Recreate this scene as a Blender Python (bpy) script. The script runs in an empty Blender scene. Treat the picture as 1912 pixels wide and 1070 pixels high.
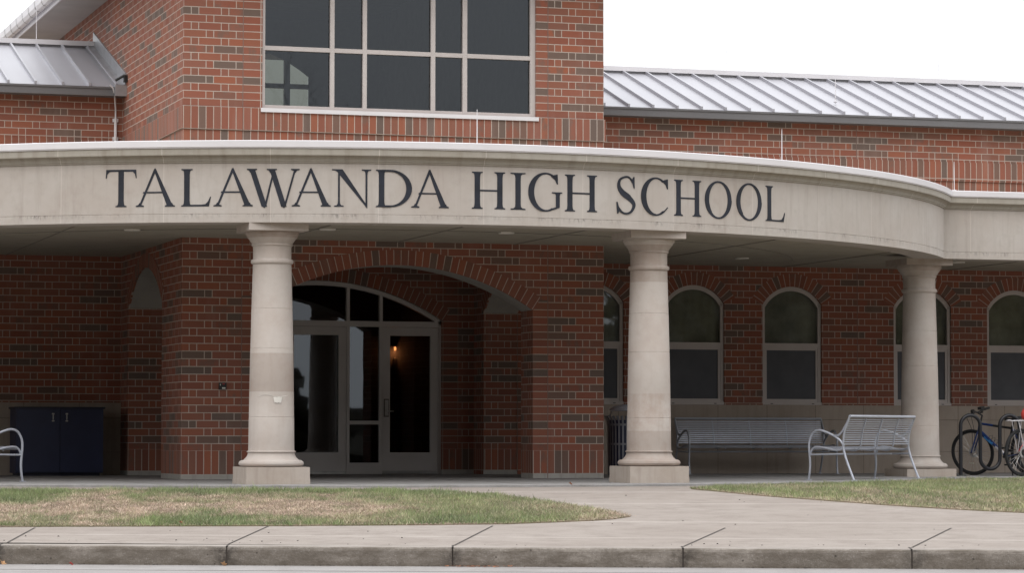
import bpy, math, random
import numpy as np
from mathutils import Vector, Matrix
random.seed(7); rng = np.random.default_rng(7)
S = bpy.context.scene
COL = S.collection
rad = math.radians
H = .1019                       # brick course height
Z0 = .37                        # first course above the base soldiers

# ------------------------------------------------------------------ camera frame
F_PX = 5580.; TH = rad(17.4); CT, ST = math.cos(TH), math.sin(TH)
CAM = Vector((4.36*CT-39.43*ST, -4.36*ST-39.43*CT, .595))
def at(L, D, z=0.):             # metres right of / in front of the photographer -> world
    return Vector((CAM.x+L*CT+D*ST, CAM.y-L*ST+D*CT, z))
def zg(D):                      # height of the ground falling towards the kerb
    return -.03 if D > 33.4 else -.03-.273*(33.4-D)/9.7

# ------------------------------------------------------------------ objects
def tag(o, label=None, cat=None, group=None, kind=None):
    if label: o['label'] = label
    if cat: o['category'] = cat
    if group: o['group'] = group
    if kind: o['kind'] = kind
    return o
def empty(name, loc=(0, 0, 0), rz=0.):
    o = bpy.data.objects.new(name, None); COL.objects.link(o)
    o.location = loc; o.rotation_euler = (0, 0, rz); o.empty_display_size = .2
    return o
class MB:
    def __init__(s): s.v = []; s.f = []; s.uv = []; s.m = []; s.sm = []
    def face(s, pts, uv=None, m=0, smooth=False):
        pts = [Vector(p) for p in pts]
        b = len(s.v); s.v += [tuple(p) for p in pts]; s.f.append(tuple(range(b, b+len(pts))))
        if uv is None:
            n = Vector((0, 0, 0))
            for i in range(len(pts)):
                n += pts[i].cross(pts[(i+1) % len(pts)])
            a = [abs(c) for c in n]
            if a[2] >= a[0] and a[2] >= a[1]: uv = [(p.x, p.y) for p in pts]
            elif a[0] > a[1]: uv = [(p.y, p.z) for p in pts]
            else: uv = [(p.x, p.z) for p in pts]
        s.uv += list(uv); s.m.append(m); s.sm.append(smooth)
    def grid(s, rows, uvs=None, m=0, smooth=True, closed=False):
        n = len(rows[0]); b = len(s.v)
        for r in rows: s.v += [tuple(p) for p in r]
        for i in range(len(rows)-1):
            for j in range(n if closed else n-1):
                k = (j+1) % n
                s.f.append((b+i*n+j, b+i*n+k, b+(i+1)*n+k, b+(i+1)*n+j))
                if uvs: s.uv += [uvs[i][j], uvs[i][k], uvs[i+1][k], uvs[i+1][j]]
                else:
                    s.uv += [(j, i), (j+1, i), (j+1, i+1), (j, i+1)]
                s.m.append(m); s.sm.append(smooth)
    def box(s, x0, x1, y0, y1, z0, z1, m=0, M=None):
        P = [Vector(p) for p in ((x0,y0,z0),(x1,y0,z0),(x1,y1,z0),(x0,y1,z0),(x0,y0,z1),(x1,y0,z1),(x1,y1,z1),(x0,y1,z1))]
        if M is not None: P = [M @ p for p in P]
        for q in ((3,2,1,0),(4,5,6,7),(0,1,5,4),(1,2,6,5),(2,3,7,6),(3,0,4,7)):
            s.face([P[i] for i in q], m=m)
    def tube(s, pts, r, n=8, m=0, caps=True, closed=False):
        pts = [Vector(p) for p in pts]; k = len(pts)
        rr = r if isinstance(r, (list, tuple)) else [r]*k
        rows = []; up = None
        for i, p in enumerate(pts):
            if closed: t = pts[(i+1) % k]-pts[i-1]
            else: t = pts[min(i+1, k-1)]-pts[max(i-1, 0)]
            t.normalize()
            if up is None:
                up = Vector((0, 0, 1)) if abs(t.z) < .9 else Vector((1, 0, 0))
            a = up-t*up.dot(t); a.normalize(); up = a; b = t.cross(a)
            rows.append([p+(a*math.cos(2*math.pi*j/n)+b*math.sin(2*math.pi*j/n))*rr[i] for j in range(n)])
        if closed: rows.append(rows[0])
        s.grid(rows, m=m, closed=True)
        if caps and not closed:
            s.face(list(reversed(rows[0])), m=m); s.face(rows[-1], m=m)
    def lathe(s, prof, c=(0, 0, 0), n=48, m=0, M=None):
        rows = []; uvs = []
        for r, z in prof:
            row = [Vector((c[0]+r*math.cos(2*math.pi*j/n), c[1]+r*math.sin(2*math.pi*j/n), c[2]+z)) for j in range(n)]
            if M is not None: row = [M @ p for p in row]
            rows.append(row); uvs.append([(j/n, z) for j in range(n+1)])
        b = len(s.v)
        for r in rows: s.v += [tuple(p) for p in r]
        for i in range(len(rows)-1):
            for j in range(n):
                k = (j+1) % n
                s.f.append((b+i*n+j, b+i*n+k, b+(i+1)*n+k, b+(i+1)*n+j))
                s.uv += [uvs[i][j], uvs[i][j+1], uvs[i+1][j+1], uvs[i+1][j]]
                s.m.append(m); s.sm.append(True)
    def build(s, name, mats, parent=None, sharp=40, loc=None):
        me = bpy.data.meshes.new(name)
        me.from_pydata(s.v, [], s.f)
        uvl = me.uv_layers.new(name='UVMap')
        uvl.data.foreach_set('uv', np.array(s.uv, dtype=np.float32).ravel())
        if not isinstance(mats, (list, tuple)): mats = [mats]
        for q in mats: me.materials.append(q)
        me.polygons.foreach_set('material_index', np.array(s.m, dtype=np.int32))
        me.polygons.foreach_set('use_smooth', np.array(s.sm, dtype=bool))
        me.update()
        if any(s.sm) and sharp: me.set_sharp_from_angle(angle=rad(sharp))
        o = bpy.data.objects.new(name, me); COL.objects.link(o)
        if parent is not None: o.parent = parent
        if loc is not None: o.location = loc
        return o
def copy_tree(o, parent=None):
    c = o.copy(); COL.objects.link(c); c.parent = parent
    for ch in list(o.children): copy_tree(ch, c)
    return c
def smooth_path(pts, n=6):
    pts = [Vector(p) for p in pts]; out = []
    P = [pts[0]*2-pts[1]]+pts+[pts[-1]*2-pts[-2]]
    for i in range(1, len(P)-2):
        for k in range(n):
            t = k/n
            out.append(.5*((2*P[i])+(P[i+1]-P[i-1])*t+(2*P[i-1]-5*P[i]+4*P[i+1]-P[i+2])*t*t+(3*P[i]-P[i-1]-3*P[i+1]+P[i+2])*t**3))
    out.append(pts[-1]); return out

# ------------------------------------------------------------------ materials
class NT:
    def __init__(s, name):
        s.mat = bpy.data.materials.new(name); s.mat.use_nodes = True
        s.t = s.mat.node_tree; s.t.nodes.clear()
        s.out = s.n('ShaderNodeOutputMaterial')
    def n(s, ty, **kw):
        q = s.t.nodes.new(ty)
        for k, v in kw.items(): setattr(q, k, v)
        return q
    def l(s, a, b): s.t.links.new(a, b)
    def put(s, sock, v):
        if isinstance(v, bpy.types.NodeSocket): s.l(v, sock)
        else:
            if sock.type == 'RGBA' and len(v) == 3: v = (*v, 1)
            sock.default_value = v
    def m(s, op, a, b=0., c=None, clamp=False):
        q = s.n('ShaderNodeMath', operation=op, use_clamp=clamp)
        s.put(q.inputs[0], a); s.put(q.inputs[1], b)
        if c is not None: s.put(q.inputs[2], c)
        return q.outputs[0]
    def mix(s, f, a, b, blend='MIX'):
        q = s.n('ShaderNodeMix', data_type='RGBA', blend_type=blend)
        s.put(q.inputs[0], f); s.put(q.inputs[6], a); s.put(q.inputs[7], b)
        return q.outputs[2]
    def noise(s, vec, scale, detail=4., rough=.6, dim='3D'):
        q = s.n('ShaderNodeTexNoise', noise_dimensions=dim)
        if vec is not None: s.l(vec, q.inputs['Vector'])
        q.inputs['Scale'].default_value = scale; q.inputs['Detail'].default_value = detail; q.inputs['Roughness'].default_value = rough
        return q.outputs['Fac']
    def ramp(s, f, stops, interp='LINEAR'):
        q = s.n('ShaderNodeValToRGB'); s.l(f, q.inputs[0]); cr = q.color_ramp; cr.interpolation = interp
        while len(cr.elements) < len(stops): cr.elements.new(.5)
        for e, (p, c) in zip(cr.elements, stops):
            e.position = p; e.color = (c, c, c, 1) if isinstance(c, (int, float)) else (*c, 1)
        return q.outputs[0]
    def pos(s): return s.n('ShaderNodeNewGeometry').outputs['Position']
    def obj(s): return s.n('ShaderNodeTexCoord').outputs['Object']
    def uv(s): return s.n('ShaderNodeUVMap', uv_map='UVMap').outputs[0]
    def sep(s, v):
        q = s.n('ShaderNodeSeparateXYZ'); s.l(v, q.inputs[0]); return q.outputs
    def comb(s, x, y, z=0.):
        q = s.n('ShaderNodeCombineXYZ')
        for i, v in enumerate((x, y, z)): s.put(q.inputs[i], v)
        return q.outputs[0]
    def bsdf(s, col, rough=.8, metal=0., bump=None, bs=.2, bd=.01, spec=.5, coat=0.):
        q = s.n('ShaderNodeBsdfPrincipled')
        s.put(q.inputs['Base Color'], col); s.put(q.inputs['Roughness'], rough); s.put(q.inputs['Metallic'], metal)
        q.inputs['Specular IOR Level'].default_value = spec; q.inputs['Coat Weight'].default_value = coat
        if bump is not None:
            b = s.n('ShaderNodeBump'); b.inputs['Strength'].default_value = bs; b.inputs['Distance'].default_value = bd
            s.l(bump, b.inputs['Height']); s.l(b.outputs[0], q.inputs['Normal'])
        s.l(q.outputs[0], s.out.inputs[0]); return s.mat

MORTAR = (.47, .40, .35)
def brick(name, a, b, h, shift, v0, u0=0., dark=.135):
    """running pattern of bricks a and b long, courses h high, each second course moved by shift"""
    t = NT(name); u, v, _ = t.sep(t.uv())
    wob = t.noise(t.pos(), 1.3, 2.)
    row_f = t.m('DIVIDE', t.m('SUBTRACT', v, v0), h); row = t.m('FLOOR', row_f)
    fv = t.m('MULTIPLY', t.m('SUBTRACT', row_f, row), h)
    par = t.m('FLOORED_MODULO', row, 2.)
    uu = t.m('DIVIDE', t.m('ADD', t.m('SUBTRACT', u, u0), t.m('MULTIPLY', par, shift)), a+b)
    cell = t.m('FLOOR', uu); fu = t.m('MULTIPLY', t.m('SUBTRACT', uu, cell), a+b)
    if b > 0:
        ish = t.m('GREATER_THAN', fu, a)
        st = t.m('MULTIPLY', ish, a); en = t.m('ADD', a, t.m('MULTIPLY', ish, b))
        du = t.m('MINIMUM', t.m('SUBTRACT', fu, st), t.m('SUBTRACT', en, fu))
    else:
        ish = 0.; du = t.m('MINIMUM', fu, t.m('SUBTRACT', a, fu))
    dv = t.m('MINIMUM', fv, t.m('SUBTRACT', h, fv))
    d = t.m('MINIMUM', du, dv)
    rag = t.m('MULTIPLY', t.m('SUBTRACT', t.noise(t.pos(), 60., 2.), .5), .004)
    d = t.m('ADD', d, rag)
    mask = t.m('DIVIDE', t.m('SUBTRACT', d, .0050), .0012, clamp=True)      # 1 on brick
    pair = t.n('ShaderNodeTexWhiteNoise', noise_dimensions='3D'); t.l(t.comb(cell, row, .3), pair.inputs[0])
    one = t.n('ShaderNodeTexWhiteNoise', noise_dimensions='3D'); t.l(t.comb(t.m('ADD', t.m('MULTIPLY', cell, 2.), ish), row, 5.7), one.inputs[0])
    grain = t.noise(t.pos(), 90., 3.); cloud = t.noise(t.comb(t.m('MULTIPLY', u, 6.), t.m('MULTIPLY', v, 3.), 0.), 1.6, 3.)
    base = t.ramp(one.outputs[0], [(0, (.245, .086, .056)), (.3, (.30, .101, .063)), (.5, (.265, .106, .073)), (.75, (.325, .108, .060)), (1, (.22, .098, .070))])
    dk = t.ramp(pair.outputs[0], [(0, (.155, .112, .09)), (dark*.5, (.135, .108, .092)), (dark, (.18, .11, .085))])
    isd = t.m('LESS_THAN', pair.outputs[0], dark)
    # flashed bricks whose grey fades into red along their length
    fl = t.m('MULTIPLY', t.m('GREATER_THAN', pair.outputs[0], .88), t.ramp(cloud, [(.45, 0.), (.6, .75)]))
    c = t.mix(t.m('MAXIMUM', t.m('MULTIPLY', isd, .93), fl), base, dk)
    c = t.mix(t.m('MULTIPLY', grain, .22), c, (.10, .06, .05))
    mc = t.mix(t.ramp(t.noise(t.pos(), 5., 3.), [(.35, 0.), (.7, .5)]), MORTAR, (.38, .30, .26))
    c = t.mix(mask, mc, c)
    c = t.mix(t.ramp(t.noise(t.pos(), .7, 4.), [(.35, 0.), (.7, .45)]), c, t.mix(.45, c, (.15, .11, .10)))
    c = t.mix(t.ramp(t.noise(t.comb(t.m('MULTIPLY', u, 2.6), t.m('MULTIPLY', v, .35)), 1., 4.), [(.55, 0.), (.75, .22)]), c, (.36, .28, .25))
    return t.bsdf(c, .86, bump=t.m('ADD', t.m('MULTIPLY', mask, 1.), t.m('MULTIPLY', grain, .15)), bs=.5, bd=.006, spec=.25)
M = {}
M['brick'] = brick('brick_flemish', .3048, .1016, H, .2032, Z0)
M['stack'] = brick('brick_stack', .2413, 0., H, 0., Z0)
M['stack_door'] = M['stack']
M['soldier'] = brick('brick_soldier', .1016, 0., .3058, 0., 4.9555-.3058*20, dark=.15)
M['soldier_low'] = brick('brick_soldier_base', .1016, 0., .32, 0., .062, dark=.12)
M['ring'] = brick('brick_arch_ring', .1016, 0., .5, 0., -.1, dark=.12)
M['ring_win'] = brick('brick_window_ring', .088, 0., .5, 0., -.1, dark=.12)

def stone(name, base, stain, pale, joint=None, drip=None, drum=False, seam=(.56, .51, .47), vseam=None):
    t = NT(name); p = t.pos(); u, v, _ = t.sep(t.uv())
    a = t.noise(p, 2.4 if drum else 1.1, 5., .65); streak = t.noise(t.comb(t.m('MULTIPLY', u, 9.), t.m('MULTIPLY', v, .8)), 1., 4.)
    g = t.noise(p, 70., 4., .7); g2 = t.noise(p, 9., 4.)
    c = t.mix(t.ramp(a, [(.42, 0.), (.60, .9)] if drum else [(.38, 0.), (.68, .8)]), base, pale)
    c = t.mix(t.ramp(streak, [(.5, 0.), (.8, .55)]), c, stain)
    c = t.mix(t.ramp(g2, [(.5, 0.), (.75, .22)]), c, stain)
    c = t.mix(t.m('MULTIPLY', g, .22), c, t.mix(.6, c, stain))
    if drum:
        f = t.m('FLOOR', t.m('DIVIDE', t.m('SUBTRACT', t.sep(p)[2], .18), .463)); oi = t.n('ShaderNodeObjectInfo')
        wn = t.n('ShaderNodeTexWhiteNoise', noise_dimensions='2D'); t.l(t.comb(f, t.m('MULTIPLY', oi.outputs['Random'], 9.)), wn.inputs[0])
        c = t.mix(t.m('MULTIPLY', t.m('GREATER_THAN', wn.outputs[0], .5), .45), c, pale)
        c = t.mix(t.m('MULTIPLY', t.m('LESS_THAN', wn.outputs[0], .28), .4), c, stain)
    if joint:
        pitch, off, w = joint
        f = t.m('DIVIDE', t.m('SUBTRACT', u, off), pitch); cell = t.m('FLOOR', f)
        fr = t.m('SUBTRACT', f, cell)
        wn = t.n('ShaderNodeTexWhiteNoise', noise_dimensions='1D'); t.l(cell, wn.inputs['W'])
        c = t.mix(t.m('MULTIPLY', wn.outputs[0], .28), c, pale)
        dj = t.m('MULTIPLY', t.m('MINIMUM', fr, t.m('SUBTRACT', 1., fr)), pitch)
        c = t.mix(t.m('LESS_THAN', dj, w), c, seam)
    if drip is not None:
        # dirt hanging in short drips below the drip groove
        dn = t.noise(t.comb(t.m('MULTIPLY', u, 26.), t.m('MULTIPLY', v, 7.)), 1., 5., .8)
        big = t.ramp(t.noise(t.comb(t.m('MULTIPLY', u, 1.3), 0.), 1., 3.), [(.42, 0.), (.6, 1.)])
        band = t.m('MULTIPLY', t.m('LESS_THAN', v, drip+.004), t.m('DIVIDE', t.m('SUBTRACT', v, drip-.07), .07, clamp=True))
        c = t.mix(t.m('MULTIPLY', t.m('MULTIPLY', t.ramp(dn, [(.48, 0.), (.62, .75)]), band), big), c, (.07, .065, .06))
    return t.bsdf(c, .88, bump=t.m('ADD', g, t.m('MULTIPLY', g2, .5)), bs=.25, bd=.004, spec=.2)
M['fascia'] = stone('limestone_fascia', (.43, .382, .345), (.28, .235, .20), (.50, .47, .44), joint=(1.285, -2.745, .0028), drip=3.219)
M['cornice'] = stone('limestone_cornice', (.345, .315, .270), (.19, .16, .125), (.40, .375, .335), joint=(1.285, -2.745, .003))
M['column'] = stone_col = stone('limestone_column', (.405, .338, .298), (.28, .225, .19), (.475, .432, .398), drum=True)
M['plinth'] = stone('limestone_plinth', (.40, .34, .29), (.25, .20, .165), (.47, .42, .38))
M['base'] = stone('stone_base', (.36, .30, .25), (.22, .175, .145), (.42, .36, .31), joint=(.81, .2, .005), seam=(.22, .18, .15))
M['pier_foot'] = stone('concrete_footing', (.36, .34, .31), (.2, .18, .16), (.45, .43, .41))

def flat(name, col, rough=.5, metal=0., var=.12, scale=6., bump=.1, spec=.5, coat=0.):
    t = NT(name); p = t.pos(); a = t.noise(p, scale, 5.); g = t.noise(p, scale*14, 3.)
    dk = tuple(x*(1-var*2) for x in col)
    c = t.mix(t.ramp(a, [(.35, 0.), (.75, 1.)]), col, dk)
    r = t.m('ADD', rough-.06, t.m('MULTIPLY', a, .14), clamp=True)
    return t.bsdf(c, r, metal, bump=g, bs=bump, bd=.003, spec=spec, coat=coat)
M['stucco'] = flat('stucco_ceiling', (.41, .375, .31), .95, var=.07, scale=2.5, bump=.3, spec=.1)
M['soffit'] = flat('stucco_soffit', (.38, .36, .33), .95, var=.08, scale=3., bump=.3, spec=.1)
M['coping'] = flat('white_coping', (.69, .67, .69), .42, var=.05, scale=1.5, bump=.03)
M['white_metal'] = flat('white_metal', (.70, .68, .70), .45, var=.08, scale=3.)
M['fascia_metal'] = flat('grey_fascia_metal', (.14, .136, .142), .6, var=.06, scale=1.)
M['soffit_board'] = flat('soffit_board', (.42, .395, .375), .7, var=.06, scale=2.)
M['flashing'] = flat('flashing_metal', (.42, .42, .44), .4, metal=.6, var=.1)
M['frame'] = flat('beige_window_frame', (.50, .455, .44), .5, var=.05, scale=3.)
M['frame_low'] = flat('taupe_window_frame', (.52, .47, .45), .5, var=.05, scale=3.)
M['door'] = flat('grey_beige_door', (.60, .565, .55), .48, var=.05, scale=3.)
M['navy'] = flat('navy_paint', (.016, .022, .065), .42, var=.12, scale=4.)
M['navy_dark'] = flat('navy_paint_top', (.008, .010, .028), .45, var=.12, scale=4.)
M['silver'] = flat('silver_powder_coat', (.42, .44, .50), .38, metal=.35, var=.06, scale=9.)
M['silver_dark'] = flat('dark_silver_coat', (.22, .23, .26), .4, metal=.35, var=.06, scale=9.)
M['steel'] = flat('worn_steel', (.5, .49, .48), .35, metal=.8, var=.1, scale=12.)
M['bronze'] = flat('dark_bronze', (.10, .085, .07), .4, metal=.6)
M['black_tube'] = flat('black_powder_coat', (.018, .019, .024), .38, var=.1, scale=10.)
M['rubber'] = flat('rubber', (.012, .012, .013), .8, var=.2, scale=20.)
M['black_plastic'] = flat('black_plastic', (.015, .015, .016), .5)
M['bike_blue'] = flat('bike_blue', (.008, .035, .15), .3, var=.2, scale=20., coat=.5)
M['bike_lightblue'] = flat('bike_light_blue', (.05, .24, .55), .3, coat=.5)
M['bike_red'] = flat('bike_red', (.38, .02, .02), .35, coat=.4)
M['red_bag'] = flat('red_bag', (.55, .05, .04), .75, scale=14., var=.2)
M['bike_white'] = flat('bike_white', (.62, .60, .62), .4)
M['reflector'] = flat('reflector', (.55, .5, .42), .3)
M['letter'] = flat('dark_slate_paint', (.014, .018, .032), .7, var=.33, scale=5., bump=.25)
M['sealant'] = flat('grey_sealant', (.22, .15, .13), .9)
M['soffit_joint'] = flat('soffit_joint', (.25, .235, .205), .9)
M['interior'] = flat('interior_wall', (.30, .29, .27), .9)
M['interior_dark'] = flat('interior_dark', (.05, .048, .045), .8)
M['screen'] = flat('insect_screen', (.10, .104, .118), .8, var=.1, scale=3.)
M['curtain'] = flat('window_curtain', (.62, .60, .50), .9, var=.3, scale=2.)
M['patch'] = flat('white_patch', (.72, .69, .64), .9)
M['leaf_tan'] = flat('leaf_tan', (.42, .24, .12), .8)
M['leaf_red'] = flat('leaf_red', (.42, .035, .03), .7)
M['leaf_brown'] = flat('leaf_brown', (.28, .11, .05), .8)
M['bark'] = flat('tree_bark', (.09, .07, .055), .9, var=.25, scale=8.)
M['evergreen'] = flat('evergreen', (.085, .078, .062), .9, var=.3, scale=3.)

def glass(name, tint, refl=1.):
    t = NT(name)
    tr = t.n('ShaderNodeBsdfTransparent'); t.put(tr.inputs[0], tint)
    gl = t.n('ShaderNodeBsdfGlossy'); gl.inputs['Roughness'].default_value = .015; t.put(gl.inputs[0], (.86, .92, 1.))
    b = t.n('ShaderNodeBump'); b.inputs['Strength'].default_value = .05; b.inputs['Distance'].default_value = .01
    t.l(t.noise(t.pos(), 1.4, 1.), b.inputs['Height']); t.l(b.outputs[0], gl.inputs['Normal'])
    fr = t.n('ShaderNodeFresnel'); fr.inputs['IOR'].default_value = 1.55
    mx = t.n('ShaderNodeMixShader'); t.l(t.m('MULTIPLY', fr.outputs[0], refl, clamp=True), mx.inputs[0])
    t.l(tr.outputs[0], mx.inputs[1]); t.l(gl.outputs[0], mx.inputs[2]); t.l(mx.outputs[0], t.out.inputs[0])
    return t.mat
M['glass_up'] = glass('tinted_glass', (.42, .45, .43), 1.15)
M['glass_rear'] = glass('rear_glass', (.30, .30, .265), .5)
M['glass_door'] = glass('door_glass', (.5, .52, .52), 1.5)
M['glass_win'] = glass('window_glass', (.62, .64, .60), 1.7)
def emit(name, col, st):
    t = NT(name); e = t.n('ShaderNodeEmission'); t.put(e.inputs[0], col); e.inputs[1].default_value = st
    t.l(e.outputs[0], t.out.inputs[0]); return t.mat
M['lamp'] = emit('warm_lamp', (1., .30, .09), 7.)

def roofmat(name, col, rough):
    t = NT(name); p = t.pos(); a = t.noise(p, .8, 3.); x, y, z = t.sep(p)
    st = t.m('SINE', t.m('MULTIPLY', x, 6.2832/.099))
    c = t.mix(t.ramp(a, [(.3, 0.), (.7, .35)]), col, tuple(k*.82 for k in col))
    return t.bsdf(c, rough, .25, bump=t.m('ADD', t.m('MULTIPLY', t.m('GREATER_THAN', st, .93), .5), t.noise(p, 3., 2.)), bs=.25, bd=.004)
M['roof'] = roofmat('standing_seam_metal', (.365, .36, .39), .42)

def concrete(name, c1, c2, c3, grain=60., bump=.35, stain=None, spots=.4, rough=.88, crack=False):
    t = NT(name); p = t.pos()
    a = t.noise(p, .45, 5., .6); b = t.noise(p, 3.2, 5., .7); g = t.noise(p, grain, 4., .75); g2 = t.noise(p, grain*3.1, 2.)
    c = t.mix(t.ramp(a, [(.35, 0.), (.7, 1.)]), c1, c2)
    c = t.mix(t.ramp(b, [(.45, 0.), (.65, .8)]), c, c3)
    c = t.mix(t.ramp(g, [(.45, 0.), (.7, spots)]), c, t.mix(.55, c, (.10, .085, .07)))
    c = t.mix(t.ramp(g2, [(.55, 0.), (.75, .3)]), c, (.55, .52, .5))
    if stain:
        x, y, z = t.sep(p)
        dx = t.noise(t.comb(t.m('MULTIPLY', x, 3.), t.m('MULTIPLY', y, 3.), t.m('MULTIPLY', z, 9.)), 1.3, 5., .75)
        c = t.mix(t.ramp(dx, [(.42, 0.), (.62, .85)]), c, stain)
    if crack:
        u, v, _ = t.sep(t.uv()); d = t.m('MINIMUM', u, t.m('ABSOLUTE', t.m('SUBTRACT', 1.815, u)))
        nz = t.noise(p, 14., 4., .7); k = t.m('MULTIPLY', t.m('SUBTRACT', 1., t.m('DIVIDE', d, .13), clamp=True), t.ramp(nz, [(.38, 0.), (.6, 1.)]))
        c = t.mix(t.m('MULTIPLY', k, .8), c, (.035, .03, .026))
        pits = t.n('ShaderNodeTexVoronoi'); t.l(p, pits.inputs['Vector']); pits.inputs['Scale'].default_value = 9.
        c = t.mix(t.m('MULTIPLY', t.m('LESS_THAN', pits.outputs['Distance'], .075), .75), c, (.05, .042, .036))
        # damp dirty foot of the kerb
        foot = t.m('MULTIPLY', t.m('DIVIDE', t.m('SUBTRACT', -.40, v), .05, clamp=True), t.ramp(t.noise(p, 6., 4.), [(.35, .2), (.7, 1.)]))
        c = t.mix(t.m('MULTIPLY', foot, .6), c, (.10, .08, .06))
    return t.bsdf(c, rough, bump=t.m('ADD', g, t.m('MULTIPLY', b, .4)), bs=bump, bd=.006, spec=.25)
M['walk'] = concrete('walk_concrete', (.248, .212, .186), (.288, .252, .225), (.205, .172, .15))
M['walk_pale'] = concrete('troweled_concrete', (.30, .262, .235), (.33, .292, .262), (.26, .225, .20))
M['patio'] = concrete('patio_concrete', (.26, .252, .248), (.30, .292, .288), (.21, .203, .195))
M['kerb_top'] = concrete('kerb_top_concrete', (.265, .232, .208), (.30, .268, .242), (.21, .182, .160))
M['kerb_face'] = concrete('kerb_face_concrete', (.27, .24, .21), (.20, .175, .152), (.15, .13, .11), grain=30., bump=1.2, stain=(.125, .105, .086), spots=.8, crack=True)
M['road'] = concrete('road_concrete', (.26, .243, .238), (.29, .275, .268), (.22, .205, .198))
M['asphalt'] = concrete('asphalt', (.055, .055, .056), (.07, .068, .066), (.05, .05, .05))
M['joint'] = flat('dark_joint', (.045, .036, .03), .95)
M['joint_soft'] = flat('worn_joint', (.13, .11, .095), .95)
M['groove_pale'] = flat('tooled_edge', (.31, .272, .245), .85)

def soil():
    t = NT('lawn_soil'); p = t.pos(); a = t.noise(p, 1.1, 4.); g = t.noise(p, 45., 4.)
    c = t.mix(t.ramp(a, [(.4, 0.), (.6, 1.)]), (.26, .20, .15), (.14, .14, .07))
    c = t.mix(t.m('MULTIPLY', g, .6), c, (.30, .24, .18))
    return t.bsdf(c, .95, bump=g, bs=.8, bd=.02, spec=.1)
M['soil'] = soil()
def grassmat():
    t = NT('grass_blades')
    at_ = t.n('ShaderNodeAttribute', attribute_name='tint', attribute_type='GEOMETRY')
    q = t.n('ShaderNodeBsdfPrincipled'); t.l(at_.outputs['Color'], q.inputs['Base Color'])
    q.inputs['Roughness'].default_value = .7; q.inputs['Specular IOR Level'].default_value = .2
    tl = t.n('ShaderNodeBsdfTranslucent'); t.l(at_.outputs['Color'], tl.inputs[0])
    mx = t.n('ShaderNodeMixShader'); mx.inputs[0].default_value = .25
    t.l(q.outputs[0], mx.inputs[1]); t.l(tl.outputs[0], mx.inputs[2]); t.l(mx.outputs[0], t.out.inputs[0])
    return t.mat
M['grass'] = grassmat()

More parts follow.
